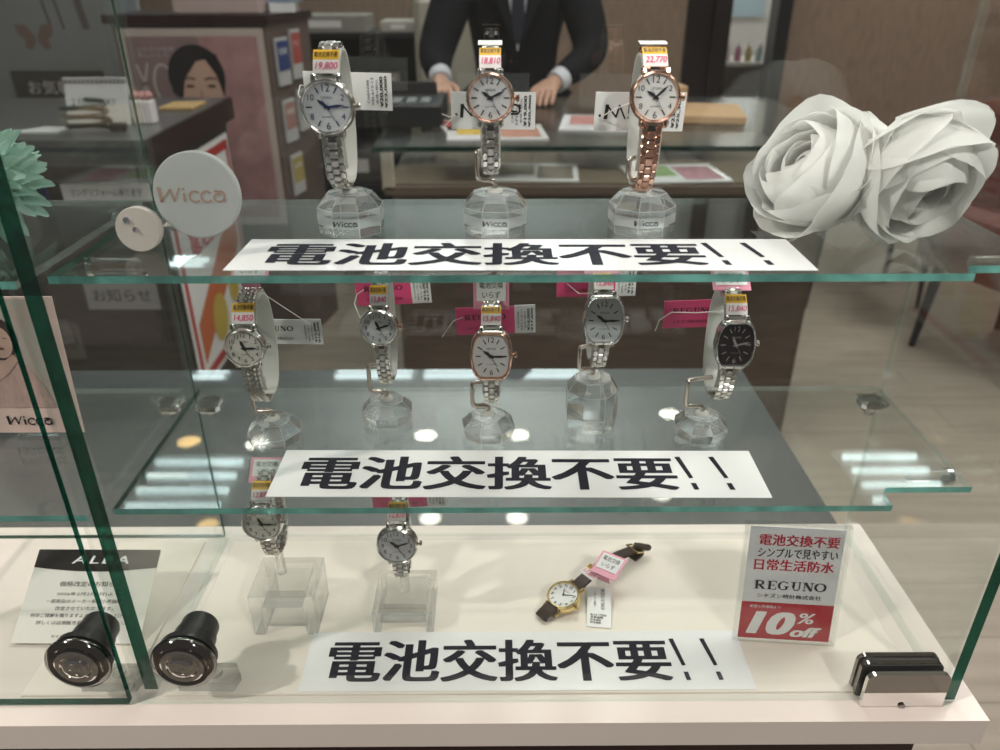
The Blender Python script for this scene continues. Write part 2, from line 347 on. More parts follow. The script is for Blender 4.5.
def pane(name, lo, hi, mats, parent=None):
    b = MB(); c = [(a + q) / 2 for a, q in zip(lo, hi)]; s = [q - a for a, q in zip(lo, hi)]; b.box(c, s)
    k = min(range(3), key=lambda i: s[i])
    bmesh.ops.recalc_face_normals(b.bm, faces=b.bm.faces)
    for f in b.bm.faces: f.material_index = 0 if abs(f.normal[k]) > .9 else 2 if len(mats) > 2 and f.normal.y > -.9 else 1
    return b.build(name, mats, parent)
o = pane('glass_partition', (-.0050, 0.0, .0012), (.0050, D, TOPZ), ['pane_glass', 'edge_green', 'edge_pale']); tag(o, 'upright glass partition with dark green edge between the two cases', 'glass pane')
o = pane('side_pane', (W, -.012, 0.0), (W + .008, D, TOPZ), ['pane_glass', 'edge_green', 'edge_pale']); tag(o, 'glass end pane at the right end of the showcase', 'glass pane')
o = pane('back_pane', (.0052, D + .0006, .0), (W + .004, D + .005, TOPZ), ['pane_glass', 'edge_pale']); tag(o, 'wide clear glass back pane of the main showcase', 'glass pane')
o = pane('back_pane', (-.30, D + .0006, .0), (-.001, D + .005, TOPZ), ['pane_glass', 'edge_green']); tag(o, 'clear glass back pane of the left neighbouring showcase', 'glass pane')

# swing doors of glass, each with its cylinder lock in the lower corner
def lock(parent, x, z):
    k = thing('cylinder_lock', 'chrome and black cylinder lock fixed through the glass', None, T(0, 0, 0)); del k['label']; k.parent = parent
    q = T(x, -.0135, z) @ RX(90) ; q = T(x, -.013, z) @ frame((0, 0, 0), (1, 0, 0), (0, 0, 1))
    b = MB(); b.lathe([(.0225, -.001), (.0228, .001), (.0218, .003), (.0185, .0046), (.0160, .0034), (.0150, .0030)], 44, q)
    f = b.build('lock_face', 'dark_chrome', k, True)
    b = MB(); b.lathe([(.0152, .0030), (.0150, .0046), (.0136, .0054), (.0110, .0050), (.0100, .0036), (.0085, .0034)], 44, q); b.build('face_ring', 'chrome', f, True)
    b = MB(); b.lathe([(.0085, .0034), (.0085, .0062), (.0072, .0070)], 30, q); b.build('key_plug', 'chrome', f, True)
    b = MB(); b.box((0, 0, .0074), (.0062, .0018, .0010), q); b.lathe([(.0058, .0068), (.0058, .0073), (.0048, .0073), (.0048, .0069)], 24, q); b.build('keyhole', 'steel', f)
    q2 = T(x, -.008, z) @ frame((0, 0, 0), (1, 0, 0), (0, 0, -1))
    b = MB(); b.lathe([(.0205, .0), (.0205, .004), (.0175, .0055), (.0155, .006), (.0150, .018), (.0148, .019), (.0138, .0195), (.0135, .029), (.0125, .031)], 36, q2)
    b.build('lock_barrel', 'black_plastic', k, True)
    return k
dl = pane('glass_door', (-.30, -.013, .0015), (-.0110, -.008, TOPZ), ['pane_glass', 'edge_green']); tag(dl, 'left glass door with a chrome lock beside the notice card', 'glass door')
lock(dl, -.0365, .0435)
dr = pane('glass_door', (-.0040, -.013, .0015), (.5755, -.008, TOPZ), ['pane_glass', 'edge_pale']); tag(dr, 'wide right glass door with a chrome lock below the watch shelves', 'glass door')
lock(dr, .0365, .0435)
# clear strike blocks that the locks sit above
for x, lab in ((-.030, 'clear acrylic strike block under the left lock'), (.041, 'clear acrylic strike block under the right lock')):
    b = MB(); b.prism([(-.020, -.004), (.020, -.004), (.023, .006), (.018, .014), (-.017, .014), (-.022, .006)], .009, T(x, .002, .0013)); b.lathe([(.005, 0), (.005, .004), (.003, .0045)], 20, T(x + .006, .006, .0103))
    tag(b.build('strike_block', 'acrylic'), lab, 'lock block')

# chrome pivot fitting at the right door corner
def rrect(x0, x1, z0, z1, r): return [(x0, z0), (x1, z0)] + arc(x1 - r, z1 - r, r, r, 0, 90, 7) + arc(x0 + r, z1 - r, r, r, 90, 180, 7)
piv = thing('door_pivot', 'polished chrome pivot clamp on the lower right door corner', 'hinge', T(0.5445, -.0105, 0.0))
def plate(name, y, t, mat_, dz=0, grow=0): 
    b = MB(); b.prism(rrect(-.0295 - grow, .0295 + grow, .0002, .0315 + dz, .006), t, T(0, y, 0) @ FRONT); return b.build(name, mat_, piv, True)
plate('front_plate', -.0035, .0035, 'chrome'); plate('gasket', -.0025, .0010, 'rubber', -.0006, -.0006)
plate('rear_plate', .0070, .0036, 'dark_chrome'); plate('gasket', .0034, .0010, 'rubber', -.0006, -.0006); plate('cover_plate', .0135, .0035, 'dark_chrome', .0005); plate('gasket', .0100, .0030, 'rubber', -.001, -.001)
MB().lathe([(.0024, -.002), (.0024, .0009), (.0015, .0012)], 14, T(0, -.0072, .001) @ FRONT).build('screw', 'dark_chrome', piv, True)

# glass shelves
def shelf(name, poly, z, label, edge='edge_teal'):
    b = MB(); b.mat(0).prism(poly, GT, T(0, 0, z - GT), side=1); bmesh.ops.recalc_face_normals(b.bm, faces=b.bm.faces)
    for f in b.bm.faces:
        if abs(f.normal.z) < .5: f.material_index = 3 if f.normal.y > .8 or (f.normal.x > .9 and f.calc_area() > 3e-4) else 2 if f.normal.x < -.8 else 1  # tint per side paints in how light shows through each edge
    o = b.build(name, ['shelf_glass', edge, 'edge_green', 'edge_line']); return tag(o, label, 'glass shelf')
def shelf_poly(x0, x1, y0, y1, nx, ny):
    return [(x0, y0), (nx, y0), (nx, y0 + ny * .35)] + arc(nx + .006, y0 + ny * .35, .006, ny * .65, 180, 90, 6) + [(x1, y0 + ny), (x1, y1), (x0, y1)]
shelf('glass_shelf', shelf_poly(.0056, .5750, .0080, .1705, .5215, .0130), Z2, 'upper glass shelf holding three watches, a banner and white flowers')
shelf('glass_shelf', shelf_poly(.0056, .5750, .0068, .1705, .5120, .0200), Z1, 'lower glass shelf holding five watches and a banner')
shelf('glass_shelf', [(-.30, 0), (-.0075, 0), (-.0075, .1705), (-.30, .1705)], Z2, 'upper glass shelf of the left case with the mint flower')
shelf('glass_shelf', [(-.30, 0), (-.0075, 0), (-.0075, .1705), (-.30, .1705)], Z1, 'lower glass shelf of the left case with the pink photo card')

def clip(x, y, z, s, label):
    t = thing('shelf_clip', label, 'shelf clip', T(x, y, z) @ Matrix.Diagonal((s, 1, 1, 1)), 'chrome and clear clips under the shelves')
    b = MB(); b.box((.011, 0, -.0105), (.020, .016, .010), ch=.003); b.build('clip_body', 'chrome', t)
    b = MB(); b.cyl((.003, -.009, -.0075), (.003, .009, -.0075), .0030, n=12); b.cyl((.012, -.003, -.0185), (.012, -.003, -.0150), .0045, .005, 14); b.build('clear_sleeve', 'acrylic', t, True)
    b = MB(); b.box((.011, .001, -.0050), (.022, .013, .0010), ch=.0004); b.build('pad', 'acrylic', t)
for z, w in ((Z1, 'lower'), (Z2, 'upper')):
    clip(.0052, .160, z, 1, f'chrome clip under the back left corner of the {w} main shelf')
    clip(W - .0006, .160, z, -1, f'chrome clip under the back right corner of the {w} main shelf')
    clip(-.0052, .160, z, -1, f'chrome clip under the back right corner of the {w} left-case shelf')
    for x, s, side in ((.0052, 1, 'left'), (W - .0006, -1, 'right')):
        t = thing('shelf_clip', f'clear sleeve clip under the front {side} corner of the {w} shelf', 'shelf clip', T(x, .054, z) @ Matrix.Diagonal((s, 1, 1, 1)), 'chrome and clear clips under the shelves')
        b = MB(); b.cyl((.002, 0, -.0105), (.030, 0, -.0105), .0055, .005, 14); b.build('clear_sleeve', 'acrylic', t, True)
        b = MB(); b.cyl((.0002, 0, -.0105), (.004, 0, -.0105), .0063, n=16); b.build('clip_cap', 'chrome', t, True)

# ------------------------------------------------------------------ paper banners
def banner(x, y, z, w, d, yaw, label):
    t = MB().box((0, 0, .00018), (w, d, .00036)).build('paper_banner', 'gloss_paper'); t.matrix_world = T(x, y, z) @ RZ(yaw); tag(t, label, 'paper sign', 'white battery-free paper strips')
    b = MB(); b.text('電池交換不要', T(-w * .062, 0, .00055), w * .770, d * .70, bold=.020)
    for ex in (.352, .424):
        h_ = d * .35; b.prism([(-.0058, h_), (-.0022, h_ + .0004), (.0022, -h_ * .30), (-.0006, -h_ * .33)], .0001, T(w * ex, 0, .00055)); b.prism([(-.0008, -h_ * .62), (.0026, -h_ * .62), (.0034, -h_), (.0, -h_)], .0001, T(w * ex, 0, .00055))
    b.build('lettering', 'ink', t); return t
banner(.2683, .0427, Z2 + .0002, .3350, .0568, -.5, 'white paper strip with bold black Japanese lettering on the upper shelf')
banner(.2690, .0450, Z1 + .0002, .3350, .0560, -.6, 'white paper strip with bold black Japanese lettering on the lower shelf')
banner(.2765, .0252, .0013, .3370, .0570, 0, 'white paper strip with bold black Japanese lettering on the showcase floor')

# ------------------------------------------------------------------ watches and their stands
def superell(ry, rz, n, k=260):
    P = []
    for i in range(k):
        a = 2 * PI * i / k; c, s = math.cos(a), math.sin(a)
        P.append((-ry * math.copysign(abs(c) ** (2 / n), c), rz * math.copysign(abs(s) ** (2 / n), s)))
    return P
class Path:
    def __init__(s, P):
        s.P = P + [P[0]]; s.L = [0.0]
        for a, b in zip(s.P[:-1], s.P[1:]): s.L.append(s.L[-1] + math.hypot(b[0] - a[0], b[1] - a[1]))
        s.n = s.L[-1]
    def at(s, d):
        d %= s.n
        import bisect
        i = min(max(bisect.bisect_right(s.L, d) - 1, 0), len(s.P) - 2); f = (d - s.L[i]) / max(1e-9, s.L[i + 1] - s.L[i])
        a, b = s.P[i], s.P[i + 1]; return Vector((0, a[0] + (b[0] - a[0]) * f, a[1] + (b[1] - a[1]) * f))
    def fr(s, d, off=0.0):
        p = s.at(d); t = (s.at(d + .0016) - s.at(d - .0016)).normalized()
        q = frame(p, (1, 0, 0), t); q.translation = p + q.to_3x3() @ Vector((0, 0, off)); return q       # x right, y along strap (up), z outward
    def arc_of_z(s, z):
        return min((abs(p[1] - z), l) for p, l in zip(s.P, s.L) if p[0] < 0 and l < s.n * .25 + 1e-6 or (p[0] < 0 and l > s.n * .75))[1]
def tonneau(a, b, n=48):
    P = []
    for i in range(n):
        t = 2 * PI * i / n; c, s_ = math.cos(t), math.sin(t); e = 2 / 6.5
        y = b * math.copysign(abs(s_) ** e, s_); x = a * math.copysign(abs(c) ** e, c) * (1 - .30 * (y / b) ** 2); P.append((x, y))
    return P
def sticker(parent, path, s0, w, h1, h2, price, red=False, cap=None, cap_txt=None):
    # wrap-around price label: yellow band over a pale band carrying the price
    b = MB(); nseg = 6
    def band(sa, sb, mi, wx=w, off=.0026):
        b.mat(mi); R = []
        for i in range(nseg + 1):
            q = path.fr(sa + (sb - sa) * i / nseg, off); q0 = path.fr(sa + (sb - sa) * i / nseg, off - .0004)
            R.append(b.vs([(-wx / 2, 0, 0), (wx / 2, 0, 0)], q) + b.vs([(wx / 2, 0, 0), (-wx / 2, 0, 0)], q0))
        b.loft(R, True, True, True)
    band(s0, s0 + h2, 1); band(s0 + h2, s0 + h2 + h1, 0)
    if red: band(s0, s0 + h2, 2, w, .0024)
    if cap: band(s0 + h1 + h2 + .0005, s0 + h1 + h2 + cap, 3, w * 1.12, .0042)
    st = b.build('price_sticker', ['yellow', 'white_label', 'red_ink', 'paper'], parent); st['label'] = f'yellow and pink price sticker reading {price}'
    t = MB(); t.text('電池交換不要', path.fr(s0 + h2 + h1 / 2, .0029), w * .9, h1 * .62, bold=.01)
    if cap: t.text('シチズン\nソーラー', path.fr(s0 + h1 + h2 + cap * .5, .0046), w * .8, cap * .45)
    t.build('lettering', 'black_ink', st)
    t = MB(); t.text(price, path.fr(s0 + h2 / 2, .0030) @ T(.0004, 0, 0), w * .86, h2 * .62, bold=.006, shear=.2); t.build('price_figures', 'magenta_ink', st)
    return st
def make_watch(label, mtx, rz=.039, ry=.0235, zc=.010, shape='round', r=.0145, rb=None, case='steel', bez='steel', dial='dial_white', numc='black_ink', hands='hand_dark', tw=.0115, w1=.0095, links='steel', links2='steel_brush',
               style='h', price='15,840', red=False, cap=None, time=(10, 9), gem=False, nums='arabic', yawtop=0, crown=None):
    t = thing('wrist_watch', label, 'watch', mtx, 'ladies watches on display')
    pa = Path(superell(ry, rz, 2.45)); s0 = pa.arc_of_z(zc); q = pa.fr(s0, .0015)
    out = circ(r, 48) if shape == 'round' else tonneau(r, rb, 48); hh = r if shape == 'round' else rb
    b = MB(); b.rings(out, [(.78, -.0040), (.96, -.0034), (1.0, -.0015), (1.0, .0018), (.965, .0030), (.88, .0026), (.86, .0018)], q)
    for sy in (-1, 1):
        for sx in (-1, 1):
            qq = q @ T(sx * tw * .56, sy * hh * .96, -.0006) @ RX(-sy * 14); b.box((0, 0, 0), (.0034, hh * .36, .0050), qq, .0011)
    c = b.build('case', case, t, True)
    b = MB(); b.rings(out, [(.975, .0028), (.955, .0046), (.90, .0053), (.855, .0046), (.835, .0030)], q, False, False)
    bz = b.build('bezel', bez, c, True)
    if gem:
        b = MB()
        for i in range(0, 48, 2): b.lathe([(.0007, 0), (.0004, .0005)], 6, q @ T(out[i][0] * .905, out[i][1] * .905, .0052))
        b.build('bezel_stones', 'gem', bz)
    b = MB(); cx = max(p[0] for p in out)
    qc = q @ frame((cx, 0, 0), (0, 1, 0), (0, 0, 1)); b.lathe([(.0011, -.001), (.0011, .0006), (.0020, .0008), (.0022, .0022), (.0016, .0028)], 14, qc); b.build('crown', crown or bez, c)
    b = MB(); b.rings(out, [(.85, .0020), (.85, .0031)], q); dd = b.build('dial', dial, t)
    b = MB(); fs = .0031 * r / .0145
    for k in range(1, 13):
        a = math.radians(90 - 30 * k); rr = .66
        if shape == 'round': px, py = math.cos(a) * r * rr, math.sin(a) * r * rr
        else:
            i = int(round(((math.degrees(a)) % 360) / 360 * 48)) % 48; px, py = math.cos(a) * r * .60, math.sin(a) * rb * .66
        if nums == 'arabic' or (nums == 'mixed' and k % 6 == 0) or (nums == 'even' and k % 2 == 0) : b.text(str(k), q @ T(px, py, .00325), None, fs * (1.2 if nums != 'arabic' and k % 6 == 0 else 1))
        else: b.box((0, 0, .0032), (.0007, fs * 1.1, .0003), q @ T(px, py, 0) @ Matrix.Rotation(a - PI / 2, 4, 'Z'))
    b.text('CITIZEN' if nums != 'mixed' else 'wicca', q @ T(0, hh * .32, .00325), r * .42, None); b.text('ECO-DRIVE', q @ T(0, -hh * .34, .00325), r * .40, None)
    b.build('numerals', numc, dd)
    for nm, ang, ln, wd, hz in (('hour_hand', 90 - 30 * (time[0] + time[1] / 60), .44, .0010, .0036), ('minute_hand', 90 - 6 * time[1], .66, .0008, .0039)):
        b = MB(); rl = ln * r * (1 if shape == 'round' else 1.1)
        b.prism([(-.0020, -wd * .6), (rl * .6, -wd), (rl, 0), (rl * .6, wd), (-.0020, wd * .6)], .0002, q @ T(0, 0, hz) @ Matrix.Rotation(math.radians(ang), 4, 'Z')); b.build(nm, hands, dd)
    b = MB(); b.lathe([(.0011, .0030), (.0011, .0043)], 12, q); b.box((r * .12, 0, .0042), (r * .85, .00028, .0002), q @ Matrix.Rotation(math.radians(-60), 4, 'Z')); b.build('second_hand', hands, dd)
    b = MB(); b.rings(out, [(.845, .0044), (.845, .0047), (.60, .0050)], q, True, True); b.build('watch_crystal', 'watch_glass', t, True)
    # bracelet: rows of links all the way round
    b = MB(); a0 = s0 + hh * 1.08; a1 = s0 - hh * 1.08 + pa.n; L = a1 - a0; pitch = .0052 if style == 'h' else .0036; nrow = int(L / pitch); pitch = L / nrow
    for i in range(nrow):
        f = (i + .5) / nrow; ww = tw + (w1 - tw) * (1 - abs(2 * f - 1)); qq = pa.fr(a0 + (i + .5) * pitch, 0)
        if style == 'h':
            b.mat(0)
            for sx in (-1, 1): b.box((sx * ww * .335, 0, 0), (ww * .31, pitch * .93, .0024), qq, .0006)
            q2 = pa.fr(a0 + (i + 1.0) * pitch, 0); b.mat(1)
            if i < nrow - 1: b.box((0, 0, .0001), (ww * .40, pitch * .80, .0026), q2, .0007)
            b.mat(2); b.box((0, 0, -.0003), (ww * .5, pitch * 1.02, .0012), qq)
        else:
            for k in range(5):
                b.mat(k % 2); off = 0.5 * pitch if k % 2 else 0; q2 = pa.fr(a0 + (i + .5) * pitch + off, 0)
                if i == nrow - 1 and off: continue
                b.box(((k - 2) * ww * .2, 0, 0), (ww * .185, pitch * .86, .0024), q2, .0007)
    b.build('bracelet', [links, links2, 'dark_chrome'], t)
    if price: sticker(t, pa, s0 + hh * 1.10, tw * 1.18, .0058, .0072, price, red, cap)
    return t, pa
def make_stand(label, cx, cy, z, prof, n, rot, loop_c, rz, ry, tw, rod_pts=None, text=False):
    t = thing('watch_stand', label, 'watch stand', T(cx, cy, z), 'faceted crystal watch stands')
    b = MB(); b.lathe(prof, n, RZ(rot), a0=PI / n)
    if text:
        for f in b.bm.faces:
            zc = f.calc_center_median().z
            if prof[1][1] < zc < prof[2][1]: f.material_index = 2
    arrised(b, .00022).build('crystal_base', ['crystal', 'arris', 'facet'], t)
    top = prof[-1][1]
    b = MB(); b.lathe([(.0052, top + .0002), (.0045, top + .0015), (.0020, top + .0024)], 20); b.build('ferrule', 'cuff_white', t, True)
    lc = Vector(loop_c) - Vector((cx, cy, z)); bot = lc.z - rz
    left = rod_pts or -.011
    P = [(0, 0, top + .001), (0, 0, top + .005), (left * .25, -.001, top + .0075), (left * .8, -.003, top + .0085), (left, -.004, top + .011), (left * 1.02, -.004, max(top + .018, bot + .010)), (left * .9, -.003, max(top + .021, bot + .0125)), (lc.x * .5, 0, max(top + .022, bot + .013))]
    # smooth the bent rod
    Q = []
    for i in range(len(P) - 1):
        p0, p1, p2, p3 = [Vector(P[min(max(j, 0), len(P) - 1)]) for j in (i - 1, i, i + 1, i + 2)]
        for k in range(5):
            u = k / 5; Q.append(.5 * ((2 * p1) + (p2 - p0) * u + (2 * p0 - 5 * p1 + 4 * p2 - p3) * u * u + (3 * p1 - p0 - 3 * p2 + p3) * u ** 3))
    Q.append(Vector(P[-1]))
    MB().tube(Q, .0017, 10).build('bent_rod', 'rod', t, True)
    cuff(t, lc, rz, ry, tw, 'cuff_white')
    if text:
        ap = prof[2][0] * math.cos(PI / n); b = MB(); logo(b, T(0, -ap - .0006, .0094) @ FRONT, .0150, .19); b.build('wicca_lettering', 'black_ink', t)
    return t
def cuff(t, lc, rz, ry, tw, mat_):
    pa = Path(superell(ry - .0030, rz - .0030, 2.45)); b = MB(); R = []; n = 40
    for i in range(n + 1):
        q = pa.fr(pa.n * (-.14 + .90 * i / n), 0); q.translation = q.translation + lc; w = tw * 1.12
        R.append(b.vs([(-w / 2, 0, .0006), (w / 2, 0, .0006), (w / 2, 0, -.0008), (-w / 2, 0, -.0008)], q))
    b.loft(R, True, True, True); return b.build('cuff', mat_, t, True)

LOW = [(.0192, .0), (.0208, .0080), (.0130, .0160)]
TOPC = [(.0212, .0), (.0217, .0060), (.0218, .0125), (.0216, .0165), (.0150, .0245)]
TALL = [(.0190, .0), (.0205, .0120), (.0205, .0310), (.0140, .0395)]
def station(label_w, label_s, cx, cy, z, prof, n, rot, dial_x, dial_z, rz, zc, text=False, ry=.0235, left=None, **kw):
    lc = (dial_x, cy - .001, dial_z - zc)
    make_stand(label_s, cx, cy, z, prof, n, rot, lc, rz, ry, kw.get('tw', .0115), left, text)
    return make_watch(label_w, T(*lc), rz=rz, ry=ry, zc=zc, **kw)
# upper shelf
station('silver watch with pearl dial and 19,800 sticker, leftmost on the upper shelf', 'crystal stand with black wordmark under the leftmost upper watch', .1605, .0950, Z2, TOPC, 8, 0, .1580, .3995, .0415, .0095, True,
        r=.0158, dial='dial_pearl', numc='hand_blue', hands='hand_blue', price='19,800', nums='even', time=(10, 14), tw=.0125)
station('two-tone watch with rose gold bezel and silver bracelet on the upper shelf', 'crystal stand with black wordmark under the two-tone upper watch', .2540, .0950, Z2, TOPC, 8, 0, .2515, .4040, .0360, .0110, True,
        r=.0140, bez='rose', dial='dial_silver', price='18,810', nums='mixed', time=(10, 11), cap=.0085, tw=.0105, crown='rose')
station('rose gold watch with rose gold bracelet beside the white flowers', 'crystal stand with black wordmark under the rose gold watch', .3490, .0950, Z2, TOPC, 8, 8, .3462, .4040, .0410, .0165, True,
        r=.0146, case='rose', bez='rose', dial='dial_white', links='rose', links2='rose_brush', price='22,770', red=False, nums='even', time=(10, 8), cap=.0085, tw=.0120)
# lower shelf
station('round silver watch with fine beaded bracelet and 14,850 sticker', 'low crystal stand under the beaded silver watch, leftmost on lower shelf', .0895, .0935, Z1, LOW, 8, 10, .0875, .2480, .0405, .0110,
        r=.0136, dial='dial_champ', price='14,850', style='b', time=(11, 15), tw=.0125)
station('small round watch with pale dial and gold crown on lower shelf', 'low crystal stand under the small round watch with gold crown', .1695, .1230, Z1, LOW, 8, 4, .1726, .2485, .0420, .0120,
        r=.0134, dial='dial_silver', price='15,840', time=(11, 12), tw=.0100, crown='rose')
station('barrel-shaped watch with white dial and pink dial ring, lowest in the middle', 'low crystal stand under the middle barrel-shaped watch', .2480, .1000, Z1, LOW, 8, 8, .2510, .2375, .0370, .0095,
        shape='ton', r=.0148, rb=.0178, bez='rose', dial='dial_white', price='15,840', nums='mixed', time=(10, 15), tw=.0115, crown='rose')
station('barrel-shaped watch with silver dial raised on the tall crystal stand', 'tall faceted crystal column stand on the lower shelf', .3265, .1130, Z1, TALL, 8, 0, .3278, .2580, .0345, .0100,
        shape='ton', r=.0146, rb=.0176, gem=True, dial='dial_silver', price='15,840', nums='mixed', time=(10, 15), tw=.0110)
station('barrel-shaped watch with black dial, rightmost on the lower shelf', 'low crystal stand under the black-dial watch', .4075, .0985, Z1, LOW, 8, -10, .4150, .2460, .0415, .0105, left=-.014,
        shape='ton', r=.0140, rb=.0172, gem=True, dial='dial_black', numc='hand_silver', hands='hand_silver', price='15,840', nums='mixed', time=(11, 13), tw=.0120)

# acrylic block stands on the showcase floor
def block_stand(label, cx, y0, w, d, h, wall, lc, rz, ry, tw):
    t = thing('watch_stand', label, 'watch stand', T(cx, y0, .0012))
    b = MB(); q = frame((0, 0, 0), (1, 0, 0), (0, 0, 1)) @ T(0, 0, -d)
    b.prism([(-w / 2, 0), (-w / 2 + wall, 0), (-w / 2 + wall, h - wall * 1.3), (w / 2 - wall, h - wall * 1.3), (w / 2 - wall, 0), (w / 2, 0), (w / 2, h), (-w / 2, h)], d, q)
    arrised(b, .0004).build('acrylic_bridge', ['acrylic', 'arris'], t)
    b = MB(); b.box((0, d * .25, (h - wall * 1.3) / 2), (w - 2 * wall - .0008, .006, h - wall * 1.3 - .0008), ch=.0006); b.build('cross_bar', 'acrylic', t)
    l = Vector(lc) - Vector((cx, y0, .0012)); b = MB(); b.cyl((l.x, l.y, h), (l.x, l.y, max(h + .002, l.z - rz + .001)), .004, .003, 16); b.build('peg', 'acrylic', t, True)
    cuff(t, l, rz, ry, tw, 'cuff_clear'); return t
lc = (.0815, .0800, .1010); block_stand('thick clear acrylic block stand nearest the right lock', .0865, .0520, .0505, .0460, .0400, .0090, lc, .0345, .0200, .0115)
make_watch('silver watch with ivory dial on the taller acrylic block', T(*lc), rz=.0345, ry=.0205, zc=.008, r=.0150, dial='dial_champ', bez='steel_brush', price='12,870', time=(11, 15), tw=.0115)
lc = (.1795, .0800, .0780); block_stand('low clear acrylic bridge stand in the middle of the floor', .1795, .0540, .0480, .0500, .0205, .0060, lc, .0345, .0200, .0110)
make_watch('silver watch with grey dial on the low acrylic bridge', T(*lc), rz=.0345, ry=.0205, zc=.010, r=.0158, dial='dial_silver', price='12,870', time=(10, 12), tw=.0115)

# lying leather-strap watch
lw = thing('wrist_watch', 'gold watch with brown leather strap lying on the showcase floor', 'watch', T(.3095, .0835, .0012) @ RZ(-50), 'ladies watches on display')
q = T(0, 0, .0085) @ RX(14); out = circ(.0140, 48)
b = MB(); b.rings(out, [(.8, -.0035), (1, -.0025), (1, .0015), (.95, .0024), (.88, .0018)], q)
for sy in (-1, 1):
    for sx in (-1, 1): b.box((0, 0, 0), (.003, .007, .004), q @ T(sx * .0068, sy * .0142, -.0008) @ RX(-sy * 16), .001)
c = b.build('case', 'gold', lw, True)
MB().rings(out, [(.98, .0024), (.93, .0042), (.86, .0038), (.84, .0022)], q, False, False).build('bezel', 'gold', c, True)
MB().lathe([(.0011, -.001), (.002, .0008), (.002, .0024)], 12, q @ frame((.014, 0, 0), (0, 1, 0), (0, 0, 1))).build('crown', 'gold', c)
dd = MB().rings(out, [(.86, .0018), (.86, .0026)], q).build('dial', 'dial_white', lw)
b = MB()
for k in range(1, 13): a = math.radians(90 - 30 * k); b.text(str(k), q @ T(math.cos(a) * .0094, math.sin(a) * .0094, .0028), None, .0026, bold=.02)
b.text('CITIZEN', q @ T(0, .0042, .0028), .005); b.build('numerals', 'black_ink', dd)
for nm, ang, ln in (('hour_hand', 125, .006), ('minute_hand', 35, .0085)): MB().prism([(-.001, -.0005), (ln, -.0003), (ln, .0003), (-.001, .0005)], .0002, q @ T(0, 0, .0030) @ RZ(ang)).build(nm, 'hand_dark', dd)
def strap(P, w0, w1, name, mat_):
    b = MB(); R = []; n = len(P)
    for i, (y, z) in enumerate(P):
        y2, z2_ = P[min(i + 1, n - 1)]; y1, z1_ = P[max(i - 1, 0)]; t = Vector((0, y2 - y1, z2_ - z1_)).normalized(); nn = Vector((0, -t.z, t.y)); w = w0 + (w1 - w0) * i / (n - 1)
        p = Vector((0, y, z)); R.append(b.vs([p + Vector((-w / 2, 0, 0)), p + Vector((-w / 2 + .001, 0, 0)) + nn * .0012, p + Vector((w / 2 - .001, 0, 0)) + nn * .0012, p + Vector((w / 2, 0, 0)), p + Vector((w / 2 - .001, 0, 0)) - nn * .0010, p + Vector((-w / 2 + .001, 0, 0)) - nn * .0010]))
    b.loft(R, True, True, True); return b.build(name, mat_, lw, True)
SP = [(.0135, .0100), (.020, .0125), (.030, .0150), (.042, .0165), (.055, .0165), (.068, .0150), (.082, .0120), (.092, .0080), (.096, .0045), (.094, .0020), (.086, .0014)]
strap(SP, .0125, .0100, 'long_strap', 'leather')
strap([(-.0135, .0070), (-.018, .0060), (-.023, .0045), (-.026, .0028), (-.024, .0013)], .0125, .0120, 'short_strap', 'leather')
b = MB(); b.tube([(-.0068, .085, .0128), (.0068, .085, .0128), (.0068, .093, .0092), (-.0068, .093, .0092), (-.0068, .085, .0128)], .0009, 6); b.cyl((0, .085, .0128), (0, .0935, .0098), .0006, n=6); b.build('buckle', 'gold', lw, True)
b = MB(); b.tube([(-.001, .089, .0135), (.003, .094, .0125), (.005, .099, .0100), (.004, .103, .0070)], .0030, 8); b.build('dark_keeper_roll', 'leather', lw, True)
class SPath:
    def __init__(s): s.n = 1
    def fr(s, d, off):
        y = d; i = max(k for k in range(len(SP) - 1) if SP[k][0] <= y or k == 0); f = (y - SP[i][0]) / (SP[i + 1][0] - SP[i][0]); z = SP[i][1] + f * (SP[i + 1][1] - SP[i][1])
        q = frame((0, y, z), (1, 0, 0), (0, SP[i + 1][0] - SP[i][0], SP[i + 1][1] - SP[i][1])); q.translation = q.translation + q.to_3x3() @ Vector((0, 0, off - .001)); return q
sticker(lw, SPath(), .0265, .0150, .0058, .0070, '17,820')

# ------------------------------------------------------------------ hang tags
def string(parent, P, r=.00035):
    MB().tube(P, r, 6).build('string', 'string', parent, True)
def price_lines(b, q, model, p1, p2, w, h, up=True):
    # sideways block of price text
    b.text('CAB3ZBB', q @ T(-w * .36, 0, 0) @ RZ(90), h * .62, w * .09); b.text(model, q @ T(-w * .18, 0, 0) @ RZ(90), h * .74, w * .10)
    b.text('本体+税込', q @ T(0, 0, 0) @ RZ(90), h * .66, w * .10); b.text(p1, q @ T(w * .19, 0, 0) @ RZ(90), h * .80, w * .15, bold=.02); b.text(p2, q @ T(w * .37, 0, 0) @ RZ(90), h * .84, w * .12, bold=.02)
def white_tag(x, y, z, w, h, rot, label, model, p1, p2, knot, logo_side=True):
    q0 = T(x, y, z) @ RY(rot) @ RX(4)
    t = MB().box((0, 0, 0), (w, .0005, h)).build('hang_tag', 'paper'); t.matrix_world = q0; tag(t, label, 'price tag', 'paper hang tags')
    F = T(0, -.0005, 0) @ FRONT
    b = MB(); price_lines(b, F @ T(w * .33, 0, 0), model, p1, p2, w * .28, h)
    if logo_side: logo(b, F @ T(-w * .02, 0, 0) @ Matrix.Diagonal((1, -1, 1, 1)), w * .72, .13); b.flat(circ(.0009, 12, -w * .44, -h * .1), F)
    b.build('print', 'black_ink', t)
    string(t, knot); return t
